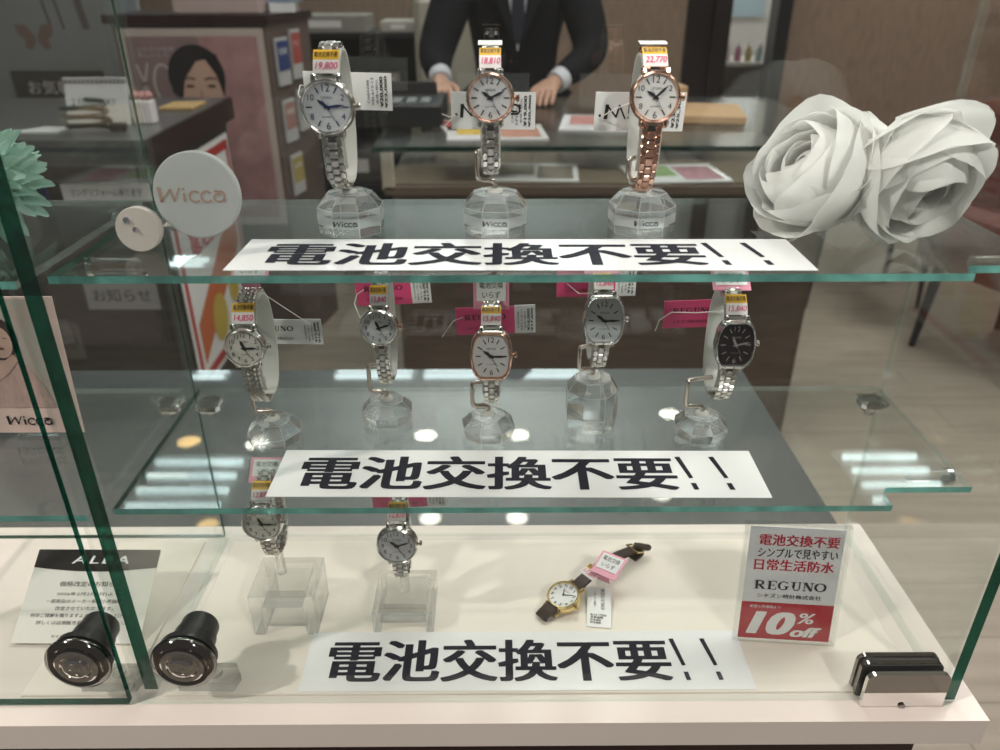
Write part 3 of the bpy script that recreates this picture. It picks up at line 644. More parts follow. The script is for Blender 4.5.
def reguno_tag(x, y, z, w, h, rot, label, knot, model='RP3-110-11', p1='¥16,000', p2='¥17,600', front='pink_card', fw=.74):
    q0 = T(x, y, z) @ RY(rot) @ RX(4); b = MB()
    b.mat(0).box((-w * (1 - fw) / 2, 0, 0), (w * fw, .0005, h)); b.mat(1).box((w * fw / 2, 0, .0003), (w * (1 - fw), .0005, h * 1.03))
    t = b.build('hang_tag', [front, 'paper']); t.matrix_world = q0; tag(t, label, 'price tag', 'paper hang tags')
    F = T(0, -.0005, 0) @ FRONT; b = MB(); reguno(b, F @ T(-w * (1 - fw) / 2, h * .14, 0), w * fw * .70); b.text('シチズン時計株式会社', F @ T(-w * (1 - fw) / 2, -h * .27, 0), w * fw * .66, h * .12)
    price_lines(b, F @ T(w * fw / 2, 0, 0), model, p1, p2, w * (1 - fw) * .92, h); b.build('print', 'black_ink', t)
    string(t, knot); return t
white_tag(.1600, .1260, .4010, .0560, .0230, 1.5, 'white price tag hanging behind the leftmost upper watch', 'XD-612-13', '¥20,000', '¥22,000', [(-.026, -.001, .003), (-.029, -.006, .004), (-.0285, -.016, .0005), (-.022, -.024, -.004), (-.012, -.012, -.006)], False)
white_tag(.2530, .1240, .3890, .0545, .0235, .5, 'white price tag hanging behind the two-tone upper watch', 'KP3-619-11', '¥19,000', '¥20,900', [(-.0325, -.003, -.0105), (-.0285, -.001, -.0065), (-.024, -.001, -.0025), (-.0285, -.002, -.0035), (-.033, -.003, -.0015)])
white_tag(.3480, .1250, .3880, .0585, .0245, .5, 'white price tag hanging behind the rose gold watch', 'KP5-361-93', '¥23,000', '¥25,300', [(-.026, -.001, -.004), (-.020, -.008, .002), (-.012, -.016, .008), (-.004, -.022, .012)])
reguno_tag(.0975, .1240, .2330, .0560, .0205, 1, 'pale card tag with white price end behind the beaded silver watch', [(.02, 0, .006), (.012, -.010, .020), (-.004, -.020, .040)], p1='¥15,000', p2='¥16,500', front='paper', fw=.74)
reguno_tag(.1760, .1540, .2530, .0570, .0222, -3, 'pink brand tag behind the small round watch with gold crown', [(-.022, -.001, .003), (-.027, -.004, .001), (-.029, -.010, -.004), (-.022, -.030, -.006), (-.010, -.032, .004)])
reguno_tag(.2540, .1300, .2390, .0590, .0225, -2, 'pink brand tag behind the middle barrel-shaped watch', [(-.024, -.001, .004), (-.031, -.004, .003), (-.040, -.008, -.008)])
reguno_tag(.3290, .1420, .2640, .0590, .0225, -1, 'pink brand tag behind the watch on the tall crystal stand', [(-.022, -.001, .000), (-.014, -.012, -.003), (-.004, -.02, .001)])
reguno_tag(.4080, .1300, .2440, .0590, .0225, -2, 'pink brand tag behind the black-dial watch', [(-.036, -.006, -.010), (-.033, -.004, -.002), (-.024, -.002, .003), (-.008, -.012, .007), (.012, -.02, .012)], p1='¥16,000')
reguno_tag(.1830, .1120, .0915, .0600, .0215, -2, 'pink brand tag behind the grey-dial floor watch', [(-.02, 0, .005), (-.01, -.008, .009), (-.002, -.014, .012)], p1='¥13,000', p2='¥14,300')
def info_tag(mtx, w, h, label, s1='電池交換', s2='いらず'):
    t = MB().box((0, 0, 0), (w, .0006, h), ch=.0002).build('info_tag', 'pale_pink'); t.matrix_world = mtx; tag(t, label, 'tag', 'pink battery-free info tags')
    MB().box((0, -.0005, h * .08), (w * .82, .0004, h * .66)).build('white_panel', 'paper', t)
    b = MB(); F = T(0, -.0009, h * .08) @ FRONT; b.text(s1, F @ T(0, h * .15, 0), w * .66, h * .2); b.text(s2, F @ T(0, -h * .14, 0), w * .5, h * .2); b.build('lettering', 'black_ink', t)
    MB().box((0, .004, -h * .47), (w * .5, .008, .0005)).build('fold', 'pale_pink', t); return t
info_tag(T(.0890, .0965, .2905) @ RX(-55), .0250, .0170, 'pink info tag on top of the beaded silver watch')
info_tag(T(.1740, .1240, .2935) @ RX(-50), .0250, .0170, 'pink info tag on top of the small round watch')
info_tag(T(.2510, .1060, .2705) @ RX(-8), .0250, .0240, 'upright pink tag with white panel above the middle barrel-shaped watch')
info_tag(T(.3280, .1140, .2875) @ RX(-60), .0250, .0160, 'pink info tag on top of the watch on the tall stand')
info_tag(T(.4150, .0995, .2815) @ RX(-52), .0260, .0165, 'pink info tag on top of the black-dial watch')
info_tag(T(.0800, .0880, .1345) @ RX(-52), .0250, .0200, 'pink info tag on top of the ivory-dial floor watch')
info_tag(T(.3490, .1060, .0235) @ RZ(-34) @ RX(-76), .0230, .0240, 'pink info tag clipped across the brown leather strap')
t = MB().box((0, 0, 0), (.0195, .0420, .0006)).build('hang_tag', 'paper'); t.matrix_world = T(.3385, .0785, .0034) @ RZ(-7) @ RX(4.5); tag(t, 'white price tag lying below the brown leather strap', 'price tag', 'paper hang tags')
b = MB(); reguno(b, T(.003, .008, .0006) @ RZ(-90), .022); b.text('RL27-1722B\n本体価格\n¥18,000\n¥19,800', T(-.0005, -.013, .0006), .013, .010, bold=.015); b.text('シチズン時計', T(-.0035, .008, .0006) @ RZ(-90), .016, .002); b.build('print', 'black_ink', t)
string(t, [(.004, .019, .001), (.006, .024, .008), (.004, .030, .0115)])

# ------------------------------------------------------------------ price sign in an acrylic holder
sg = thing('sign_holder', 'clear acrylic stand sign announcing 10% off in red', 'sign', T(.4785, .0400, .0015) @ RZ(-5) @ RX(-10))
w, h = .0775, .1040
b = MB(); b.prism(rrect(-w / 2, w / 2, 0, h, .003), .0022, FRONT @ T(0, 0, -.0022)); b.build('acrylic_front', 'acrylic_sheet', sg)
b = MB(); b.box((0, .0048, h / 2), (w, .0016, h), ch=.0004); b.box((0, .0030, .0008), (w, .0050, .0016)); b.box((0, .0030, h - .001), (w, .0050, .0012)); b.build('acrylic_back', 'acrylic_sheet', sg)
cd = MB().box((0, .0030, h * .49), (w * .90, .0006, h * .94)).build('card', 'gloss_paper', sg)
F = T(0, .0024, 0) @ FRONT
MB().flat([(-w * .45, h * .02), (w * .45, h * .02), (w * .45, h * .335), (-w * .45, h * .335)], F).build('red_panel', pmat('sign_red', (.52, .012, .035), .3), cd)
F = T(0, .0021, 0) @ FRONT
b = MB(); b.text('電池交換不要', F @ T(.002, h * .86, 0), w * .76, h * .092, bold=.012); b.text('日常生活防水', F @ T(.0005, h * .655, 0), w * .76, h * .090, bold=.012); b.build('red_lettering', 'red_ink', cd)
b = MB(); b.text('シンプルで見やすい', F @ T(.002, h * .755, 0), w * .76, h * .080, bold=.004); reguno(b, F @ T(0, h * .485, 0), w * .70); b.text('シチズン時計株式会社', F @ T(0, h * .395, 0), w * .62, h * .036, bold=.006); b.build('black_lettering', 'black_ink', cd)
b = MB(); b.text('10', F @ T(-w * .14, h * .160, 0), w * .42, h * .19, bold=.035, shear=.25); b.text('%', F @ T(w * .20, h * .215, 0), w * .16, h * .09, bold=.01, shear=.2); b.text('off', F @ T(w * .21, h * .095, 0), w * .28, h * .085, bold=.03, shear=.3); b.text('希望小売価格より', F @ T(-w * .22, h * .300, 0), w * .30, h * .026)
b.build('white_lettering', 'paper', cd)

# ------------------------------------------------------------------ wordmark plaque
pl = thing('logo_plaque', 'round frosted acrylic plaque with copper wordmark on the upper shelf', 'sign', T(.0760, .0630, Z2 + .0312))
q = RX(-6) @ FRONT
MB().rings(circ(.0255, 64), [(.97, -.0030), (1, -.0024), (1, .0024), (.97, .0030)], q).build('large_disc', 'frost', pl, True)
b = MB(); logo(b, q @ T(-.0015, .0005, .0034), .0400, .13); b.build('wordmark', pmat('copper_foil', (.62, .42, .34), .25, .35), pl)
sd = MB().rings(circ(.0133, 48), [(.97, -.003), (1, -.0024), (1, .0024), (.97, .0030)], T(-.0345, -.0100, -.0178) @ q).build('small_disc', 'pearl', pl, True)
b = MB(); b.cyl((-.0345, -.005, -.0185), (-.016, -.001, -.0135), .0020, n=10); b.build('joining_pin', 'acrylic', pl, True)
for gx, gz, gr in ((-.0055, .0055, .0024), (-.0012, .0002, .0018)):
    MB().lathe([(gr, .0030), (gr * .9, .0040), (gr * .55, .0048)], 10, T(-.0345, -.0100, -.0178) @ q @ T(gx, gz, 0)).build('rhinestone', 'gem', sd)

# ------------------------------------------------------------------ fabric flowers
def petal(b, q, length, width, th0, th1, cup, ruf, seed, nu=9, nv=9):
    rnd = random.Random(seed); ph = [rnd.uniform(0, 6.28) for _ in range(4)]; G = []
    px = pz = 0.0; th = th0
    for j in range(nv + 1):
        v = j / nv; th = th0 + (th1 - th0) * v
        if j: px += math.sin(th) * length / nv; pz += math.cos(th) * length / nv
        wv = width * (math.sin(PI * min(1, .12 + .62 * v)) ** .8) * (1 if v < .8 else math.sqrt(max(0.0, 1 - ((v - .8) / .24) ** 2)))
        row = []
        for i in range(nu + 1):
            u = 2 * i / nu - 1
            c = cup * wv * u * u; r_ = ruf * length * v * v * (math.sin(3.1 * u + ph[0]) + .6 * math.sin(6.7 * u + ph[1])) * .5
            nx, nz = math.cos(th), -math.sin(th)
            e = (1 - abs(u) ** 2.4 * .16 * (v > .6))
            row.append((px * e - nx * (c + r_), u * wv * .5, pz * e - nz * (c + r_)))
        G.append(b.vs(row, q))
    b.loft(G, False)
def shell_petal(b, q, R, th0, th1, dphi, flare, ruf, rnd, nu=20, nv=18):
    # one broad cupped petal: a patch of a ball that rises from the flower base and flares at its rim
    ph = [rnd.uniform(0, 6.28) for _ in range(3)]; G = []
    for j in range(nv + 1):
        jt = max(0.0, (j - nv * .45) / (nv * .55)) * PI / 2; v = .5 * j / (nv * .45) if j < nv * .45 else .5 + .5 * math.sin(jt); rd = math.cos(jt) ** .8 if j < nv else 0.0; th = math.radians(th0 + (th1 - th0) * v); hw = math.radians(dphi) * 1.2 * (.35 + .65 * min(1, v * 1.8)) * (.06 + .94 * rd)
        row = []
        for i in range(nu + 1):
            u0 = 2 * i / nu - 1; e = abs(u0) ** 3 * rd; u = u0 * (.06 + .94 * rd)
            r = R * (1 + flare * v ** 4 + .10 * e * v + ruf * v * v * (math.sin(2.6 * u + ph[0]) + .5 * math.sin(5.2 * u + ph[1]) * v) + .016 * v * math.sin(8 * u + ph[2]) + .014 * v * math.sin(13 * u + 5 * v + ph[0]) + .02 * math.sin(7 * v + 3 * u + ph[1]))
            sh = max(math.sin(th), .10); f = u0 * hw / sh ** .6; row.append((r * sh * math.cos(f), r * sh * math.sin(f), r * math.cos(th) - .12 * R * e * v))
        G.append(b.vs(row, q))
    b.loft(G, False)
def bloom(label, loc, axis, R, seed, layers, cores=((0, 0, 0),)):
    t = thing('fabric_flower', label, 'artificial flower', T(*loc), 'white fabric blooms'); rnd = random.Random(seed)
    A = Vector(axis).to_track_quat('Z', 'Y').to_matrix().to_4x4(); b = MB()
    for n, rf, t1, dphi, flare, ruf, off in layers:
        for k in range(n):
            a = 2 * PI * (k + rnd.uniform(-.15, .15)) / n + off
            shell_petal(b, A @ Matrix.Rotation(a, 4, 'Z'), R * rf * rnd.uniform(.95, 1.05), 165, t1 + rnd.uniform(-7, 7), dphi, flare, ruf, rnd)
    b.build('petals', 'petal', t, 'all', fix=False)
    MB().lathe([(.0045, -R * 1.02), (.0085, -R * .97), (.007, -R * .90), (.002, -R * .80)], 14, A).build('flower_core', 'pistil', t, True)
    b = MB()
    for k in range(5): petal(b, A @ Matrix.Rotation(2 * PI * k / 5 + .4, 4, 'Z') @ T(.002, 0, -R * .96), R * .62, R * .22, math.radians(70), math.radians(20), .3, .05, k + .5, 5, 6)
    b.build('sepals', 'leaf', t, 'all', fix=False)
    return t
LAY = [(3, .34, 18, 80, -.1, .05, 0), (4, .52, 28, 72, .04, .07, .5), (5, .70, 38, 68, .10, .08, .2), (5, .85, 50, 66, .16, .09, .9), (5, .95, 64, 64, .22, .10, .3), (5, 1.0, 92, 58, .26, .12, .7)]
bloom('large white fabric bloom on the upper shelf, nearer the banner', (.4535, .0890, Z2 + .0390), (-.80, -.20, .58), .0365, 3, LAY)
bloom('large white fabric bloom at the right end of the upper shelf', (.5060, .0640, Z2 + .0395), (.26, -.88, -.38), .0350, 11, LAY)
t = thing('fabric_flower', 'mint green fabric dahlia at the left edge of the picture', 'artificial flower', T(-.0660, .0900, Z2 + .032)); b = MB(); rnd = random.Random(5)
A = Vector((.15, -.85, .5)).to_track_quat('Z', 'Y').to_matrix().to_4x4()
for n, ln, th in ((9, .018, 15), (14, .026, 34), (18, .033, 52), (20, .037, 70), (20, .039, 86), (18, .037, 102)):
    for k in range(n): petal(b, A @ Matrix.Rotation(2 * PI * (k + rnd.uniform(-.2, .2)) / n + th, 4, 'Z'), ln * rnd.uniform(.9, 1.1), .0118, math.radians(th - 10), math.radians(th + 22), .5, .06, rnd.random(), 5, 7)
b.build('petals', 'teal_petal', t, 'all', fix=False)
MB().lathe([(.004, -.012), (.006, -.004), (.003, .003)], 12, A).build('flower_core', 'leaf', t, True)
MB().tube([A @ Vector((0, 0, -.01)), A @ Vector((0, 0, -.02)), Vector((-.004, .014, -.0315))], .002, 8).build('stem', 'leaf', t, True)

# ------------------------------------------------------------------ left case: notice card and photo card
nt_ = thing('notice_card', 'white notice card with black header announcing a price change', 'notice', T(-.0769, .0431, .0022))
w, h = .1013, .0752; q = frame((0, 0, 0), (1, -.0134, 0), (.0111, .8458, .5333))
cd = MB().box((0, h / 2, 0), (w, h, .0008), q).build('card', 'notice', nt_)
b = MB(); b.flat([(-w / 2, h), (-w / 2, h * .80)] + [(-w / 2 + w * i / 12, h * (.80 - .045 * math.sin(PI * i / 12))) for i in range(1, 12)] + [(w / 2, h * .80), (w / 2, h)], q @ T(0, 0, .0006)); b.build('header_panel', 'alba_black', cd)
b = MB(); b.text('ALBA', q @ T(w * .03, h * .885, .0009), w * .46, h * .085, shear=.15, bold=.01, spacing=1.25); b.build('header_lettering', 'paper', cd)
b = MB()
for i, (s, ww, yy, hh) in enumerate((('価格改定のお知らせ', .50, .62, .058), ('2026年2月2日(月)より', .50, .51, .042), ('一部商品のメーカー希望小売価格を', .64, .435, .042), ('改定させていただきます。', .46, .36, .042), ('何卒ご理解を賜りますようお願い申し上げます。', .82, .285, .042), ('詳しくは店頭販売員にお尋ねください。', .70, .21, .042), ('セイコーウオッチ株式会社', .40, .07, .034))):
    b.text(s, q @ T(0, h * yy, .0006), w * ww, h * hh, bold=.004)
b.build('notice_text', 'black_ink', cd)
MB().box((0, .0525, .0155), (.030, .0012, .032), RX(0)).build('prop_leg', 'notice', nt_)

pc = thing('photo_card', 'pink photo card of a woman holding blossoms, with dark wordmark', 'photo card', T(-.1005, .0970, Z1 + .0030) @ RX(-4))
w, h = .0920, .1060
cd = MB().box((0, 0, h / 2), (w, .0014, h)).build('card', 'blush', pc)
F = T(0, -.0010, 0) @ FRONT
MB().flat([(-w * .5, h * .20), (w * .44, h * .20), (w * .44, h * .985), (-w * .5, h * .985)], F).build('photo_background', pmat('photo_bg', (.55, .42, .38), .4, col2=(.50, .50, .46), nscale=60), cd)
PB = F @ T(w * -.02, 0, .0003)
MB().flat([(x * w, y * h) for x, y in ((-.30, .20), (.36, .20), (.30, .36), (.20, .52), (.10, .60), (-.12, .60), (-.26, .48))], PB).build('dress', pmat('photo_dress', (.66, .44, .40), .5, col2=(.50, .34, .33), nscale=160, stretch=(6, 1, 1)), cd)
MB().flat([(x * w, y * h) for x, y in arc(.03, .71, .155, .155, 0, 360, 22)], PB @ T(0, 0, .0002)).build('photo_hair', pmat('photo_hair', (.06, .035, .03), .5), cd)
MB().flat([(x * w, y * h) for x, y in arc(.045, .685, .095, .115, 0, 360, 20)], PB @ T(0, 0, .0004)).build('photo_face', pmat('photo_face', (.66, .44, .37), .5), cd)
MB().flat([(x * w, y * h) for x, y in ((-.08, .38), (.05, .46), (.16, .56), (.12, .60), (.0, .52), (-.12, .44))], PB @ T(0, 0, .0005)).build('photo_arm', pmat('photo_arm', (.62, .41, .35), .5), cd)
b = MB(); b.flat([(.006, .0755), (.0085, .0757), (.0085, .0763), (.006, .0762)], PB @ T(-.004, 0, .0007)); b.flat([(.011, .0757), (.0135, .0755), (.0135, .0761), (.011, .0763)], PB @ T(-.004, 0, .0007)); b.flat([(x, y) for x, y in arc(.0062, .068, .0022, .0009, 0, 360, 10)], PB @ T(-.002, 0, .0007)); b.build('photo_features', pmat('photo_features', (.22, .06, .06), .5), cd)
b = MB(); logo(b, F @ T(w * .10, h * .10, .0004), w * .36, .15); b.build('wordmark', 'ink', cd)
MB().box((.012, .004, -.0013), (.030, .012, .0022)).build('card_foot', 'acrylic', pc)

# ================================================================== THE SHOP BEHIND
FL = -0.90; CEIL = 1.90
def struct(name, mb, mat_): o = mb.build(name, mat_); o['kind'] = 'structure'; return o
struct('floor', MB().box((1.0, 2.0, FL - .02), (9, 8.4, .04)), plankmat('floor_planks', (.46, .40, .33), (.42, .365, .30), (.30, .26, .21), 1.2, .18, .35))
struct('ceiling', MB().box((1.0, 3.35, CEIL + .02), (9, 5.7, .04)), pmat('ceiling_white', (.82, .83, .81), .8))
wallm = pmat('brown_fabric_panel', (.34, .235, .175), .75, noise=.35, nscale=18, stretch=(10, 1, .6))
WY = 4.90
struct('wall_back', MB().box((-.30, WY + .05, .5), (3.86, .10, 2.80)), wallm)
struct('wall_right', MB().box((3.78, WY + .05, .5), (3.46, .10, 2.80)), wallm)
struct('wall_left', MB().box((-2.85, 2.6, .5), (.10, 4.7, 2.80)), pmat('grey_wall', (.33, .34, .35), .7, noise=.1, nscale=3))
struct('trim_1', MB().box((1.66, WY, .5), (.10, .16, 2.80)).box((1.55, WY + .06, .5), (.20, .14, 2.80)), pmat('dark_door_frame', (.016, .009, .008), .3))
struct('trim_3', MB().box((1.0, WY - .015, 1.40), (8.4, .03, 1.0)), pmat('pale_upper_wall', (.66, .69, .67), .7))
struct('trim_2', MB().box((2.03, WY - .02, .5), (.085, .16, 2.80)), pmat('black_post', (.012, .012, .013), .35))

# ceiling fixtures: short fluorescent tubes in open troffers, and round downlights
TUBE = emitmat('tube_glow', (.82, .97, 1.0), 8.0); DOWN = emitmat('downlight_glow', (1.0, .93, .82), 16.0); WARM = emitmat('warm_glow', (1.0, .62, .25), 12.0)
def troffer(x, y, w, n, label):
    t = thing('ceiling_light', label, 'ceiling light', T(x, y, CEIL), 'ceiling lights with bare tubes'); dp = (n - 1) * .11 + .12
    b = MB(); b.box((0, 0, -.006), (w + .06, dp, .010)); b.box((0, -dp / 2, -.02), (w + .06, .012, .04)); b.box((0, dp / 2, -.02), (w + .06, .012, .04)); b.build('housing', 'white_paint', t)
    for k in range(n): MB().cyl((-w / 2, (k - (n - 1) / 2) * .11, -.035), (w / 2, (k - (n - 1) / 2) * .11, -.035), .016, n=12).build('tube', TUBE, t, True)
    return t
troffer(-1.13, 2.38, .40, 5, 'square ceiling light with five tubes, left side of the shop')
troffer(2.05, 2.40, .34, 5, 'square ceiling light with five tubes, right side of the shop')
for x, w, wd in ((-1.79, .22, 'far left'), (-.62, .54, 'left of centre'), (.02, .56, 'above the dark rack'), (.66, .54, 'above the brown panel')): troffer(x, 4.50, w, 2, f'twin-tube ceiling light by the rear wall, {wd}')
for x, y, g, lab in ((-1.26, 2.82, WARM, 'warm round ceiling downlight left of the counter'), (-.92, 2.80, DOWN, 'round white ceiling downlight beside the square left light'), (-.10, 2.87, DOWN, 'round ceiling downlight above the dark rack'), (.36, 2.87, DOWN, 'round ceiling downlight above the standing man'), (1.16, 3.07, DOWN, 'round ceiling downlight over the glass counter end')):
    t = thing('downlight', lab, 'ceiling light', T(x, y, CEIL), 'round ceiling downlights')
    MB().lathe([(.075, -.001), (.072, -.010), (.058, -.012), (.056, -.002)], 24, cap0=False, cap1=False).build('trim_ring', 'white_paint', t, True)
    MB().lathe([(.056, -.004), (.040, -.007)], 24).build('lamp', g, t)

woodg = pmat('grey_walnut', (.080, .070, .062), .5, noise=.45, nscale=7, stretch=(1, 1, 7))
darkw = pmat('dark_maroon_wood', (.030, .010, .010), .35, noise=.3, nscale=10)
# rear low glass-topped cabinet directly behind the showcase
rc = thing('rear_cabinet', 'low grey cabinet with glossy glass top behind the showcase', 'cabinet', T(0, 0, 0))
MB().box((-.22, .512, -.53), (1.73, .390, .74), ch=.004).build('body', woodg, rc)
MB().box((-.22, .512, -.106), (1.742, .402, .012), ch=.002).build('glass_top', pmat('grey_glass_top', (.070, .080, .084), .03, spec=1.0), rc)
MB().box((-.22, .512, -.140), (1.736, .396, .05)).build('rim', pmat('rim_grey', (.12, .13, .135), .3), rc)
# left counter in grey walnut
lc_ = thing('service_counter', 'grey walnut service counter with dark top, left behind the glass', 'counter', T(0, 0, 0))
b = MB(); b.prism([(-2.4, 1.60), (-.645, 1.60), (-.655, 2.30), (-2.4, 2.30)], .93, T(0, 0, FL)); b.build('body', woodg, lc_)
b = MB(); b.prism([(-2.42, 1.575), (-.628, 1.575), (-.640, 2.32), (-2.42, 2.32)], .065, T(0, 0, .035)); b.build('worktop', pmat('slate_worktop', (.10, .10, .105), .3), lc_)
b = MB(); b.prism([(-.627, 1.572), (-.615, 1.572), (-.628, 2.322), (-.640, 2.322)], .066, T(0, 0, .0345)); b.build('end_band', darkw, lc_)
q = frame((-.638, 1.95, -.24), (0.0125, -.70, 0), (0, 0, 1)) @ RY(180)
q = frame((-.6395, 1.95, -.33), (-.0125, .70, 0), (0, 0, 1)) @ Matrix.Diagonal((1, 1.32, 1, 1))
sgn = thing('counter_poster', 'red bordered poster hung on the end of the walnut counter', 'poster', ID)
MB().box((0, 0, .002), (.60, .50, .003), q).build('sheet', 'paper', sgn)
b = MB()
for a in (-1, 1): b.box((a * .275, 0, .0045), (.022, .47, .001), q); b.box((0, a * .226, .0045), (.55, .022, .001), q)
b.build('red_border', pmat('poster_red', (.5, .03, .03), .4), sgn)
b = MB(); b.flat([(-.24, -.10), (.24, .10), (.24, -.02), (-.24, -.20)], q @ T(0, 0, .0046)); b.build('orange_band', pmat('poster_orange', (.62, .16, .05), .4), sgn)
b = MB(); b.flat(arc(-.05, -.14, .07, .06, 0, 360, 20), q @ T(0, 0, .0052)); b.flat(arc(.12, -.10, .05, .05, 0, 360, 20), q @ T(0, 0, .0052)); b.build('yellow_spots', pmat('poster_yellow', (.62, .45, .08), .4), sgn)
b = MB(); b.text('電池交換', q @ T(-.02, .08, .0052), .34, .075, bold=.02); b.text('即日', q @ T(-.02, .17, .0052), .2, .06, bold=.02); b.build('poster_lettering', 'red_ink', sgn)
# papers taped to the counter front
for x, z, w, h, mat_, s, lab in ((-.755, -.035, .23, .045, 'paper', 'リングリフォーム承ります', 'white strip notice taped on the walnut counter front'), (-.935, -.035, .055, .042, pmat('blue_card', (.05, .07, .22), .4), '月', 'small blue card taped on the walnut counter front'), (-.78, -.32, .20, .085, pmat('dim_paper', (.42, .42, .42), .5), 'お知らせ', 'pale sheet taped low on the walnut counter front'), (-.99, -.46, .13, .11, pmat('grey_print', (.16, .15, .14), .5), '営業中', 'dark printed sheet taped at the counter front bottom left')):
    o = MB().box((0, 0, 0), (w, .002, h)).build('paper_notice', mat_); o.matrix_world = T(x, 1.5985, z); tag(o, lab, 'notice')
    b = MB(); b.text(s, T(0, -.0016, 0) @ FRONT, w * .8, h * .45); b.build('lettering', 'black_ink' if mat_ != 'blue' else 'paper', o)
# things on the walnut counter
o = thing('desk_calendar', 'white spiral desk calendar on the walnut counter', 'calendar', T(-.83, 1.80, .1003))
MB().box((0, 0, .055), (.17, .004, .11), RX(-14)).box((0, .05, .055), (.17, .004, .11), RX(14)).build('leaves', 'paper', o)
b = MB()
for k in range(14): b.lathe([(.006, -.0015), (.006, .0015)], 8, T(-.078 + k * .012, .026, .108) @ RY(90))
b.build('spiral', 'dark_chrome', o); b = MB(); b.text('2 FEBRUARY', T(0, -.006, .06) @ RX(-14) @ FRONT, .12, .018); b.build('lettering', 'ink', o)
o = thing('cable_coil', 'coil of black cable on the walnut counter', 'cable', T(-.80, 1.68, .1012)); 
b = MB(); b.tube([(.055 * math.cos(a * .35) * (1 + .12 * math.sin(a)), .035 * math.sin(a * .35), .006 + .0012 * a) for a in range(60)], .006, 7); b.build('coil', 'black_plastic', o, True)
MB().box((.07, .01, .012), (.04, .025, .022), ch=.004).build('plug', 'black_plastic', o)
b = MB(); b.flat([(-.06, -.03), (.07, -.02), (.05, .035), (-.04, .03)], T(-.94, 1.68, .102)); b.flat([(-.06, -.03), (.07, -.02), (.05, .035), (-.04, .03)], T(-.94, 1.68, .1008))
o = MB().prism([(-.07, -.03), (.06, -.035), (.05, .04), (-.02, .05)], .004, T(-.935, 1.70, .1004)).build('folded_paper', 'paper'); tag(o, 'folded white paper lying on the walnut counter', 'paper'); b.bm.free()
o = thing('small_figure_box', 'small white box topped with pink beads on the counter corner', 'box', T(-.715, 1.83, .1003)); MB().box((0, 0, .03), (.055, .04, .06), ch=.003).build('box_body', 'white_label', o)
b = MB(); [b.lathe([(.001, -.012), (.010, -.007), (.013, 0), (.010, .007), (.001, .012)], 10, T(x, 0, .072)) for x in (-.016, .002, .018)]; b.build('beads', pmat('bead_pink', (.55, .25, .25), .4), o, True)
o = MB().box((-.71, 2.10, .1060), (.10, .13, .010), ch=.002).build('notepad', pmat('kraft', (.55, .36, .16), .6)); tag(o, 'tan notepad lying near the far counter corner', 'notepad')
# backdrop left: grey display board with butterflies and green sign
bd = thing('display_board', 'blue grey display board with butterflies above a green sign', 'display board', T(-1.72, 3.00, 0))
MB().box((0, .02, -.20), (1.10, .03, 1.4), ch=.004).build('board', pmat('board_grey', (.30, .33, .35), .6, noise=.15, nscale=4), bd)
MB().box((.17, .0, .05), (.38, .012, .13), ch=.002).build('green_panel', pmat('green_panel', (.030, .050, .042), .5), bd); b = MB(); b.text('お気軽に', T(.16, -.008, .05) @ FRONT, .24, .055); b.build('sign_lettering', 'white_label', bd)
b = MB()
for cx, cz, s in ((.12, .24, 1), ): 
    for a in (-1, 1): b.flat([(cx + a * x * s, cz + z * s) for x, z in ((.004, 0), (.03, .045), (.075, .05), (.07, .01), (.045, -.01), (.055, -.035), (.03, -.05), (.006, -.02))][::a], T(0, .003, 0) @ FRONT)
b.build('butterfly', pmat('butterfly', (.22, .15, .13), .6), bd)
b = MB()
for x in (.17, .22, .31): b.ribbon([(x, .42), (x + .01, .34), (x + .02, .27)], .012 if x < .3 else .03, T(0, .0035, 0) @ FRONT)
b.build('hanging_ribbons', pmat('ribbon_grey', (.10, .10, .11), .6), bd)
# poster stand with the woman's face
ps = thing('poster_stand', 'dark wooden podium with a framed pink beauty poster', 'podium', T(-.80, 2.52, 0))
b = MB(); b.prism([(-.27, .0), (.262, .0), (.33, .36), (-.27, .40)], 1.215, T(0, 0, FL)); b.build('podium_body', pmat('podium_side', (.14, .10, .085), .5), ps)
b = MB(); b.prism([(-.29, -.02), (.275, -.02), (.345, .37), (-.29, .41)], .028, T(0, 0, .315)); b.build('podium_top', darkw, ps)
MB().box((0, -.006, -.045), (.50, .010, .69)).build('poster_frame', pmat('poster_frame', (.55, .46, .42), .5), ps)
F = T(0, -.0115, 0) @ FRONT
MB().flat([(-.228, -.36), (.228, -.36), (.228, .275), (-.228, .275)], F).build('poster_ground', pmat('poster_mauve', (.30, .20, .19), .5, noise=.15, nscale=6), ps)
MB().flat([(.02, -.36), (.228, -.36), (.228, .275), (.02, .275), (.09, .05)], F @ T(0, 0, .0006)).build('poster_blossom', pmat('poster_blossom', (.50, .27, .27), .5, col2=(.36, .20, .20), nscale=14), ps)
MB().flat([(x, y) for x, y in arc(.0, .145, .100, .105, 0, 360, 28)], F @ T(0, 0, .0012)).build('portrait_hair', pmat('portrait_hair', (.018, .014, .014), .5), ps)
MB().flat([(.078 * math.cos(a) + .014, .120 * math.sin(a) + .088) for a in [2 * PI * i / 28 for i in range(28)]], F @ T(0, 0, .0018)).build('portrait_face', pmat('portrait_face', (.62, .40, .31), .5), ps)
b = MB(); b.flat([(-.10, .06), (-.085, .16), (-.02, .21), (.05, .17), (.0, .160), (-.05, .10), (-.068, .03)], F @ T(0.006, .035, .0024)); b.flat([(.03, .185), (.07, .12), (.088, .04), (.098, .10), (.08, .19)], F @ T(0, .03, .0024)); b.build('portrait_fringe', pmat('portrait_hair2', (.02, .015, .015), .5), ps)
b = MB()
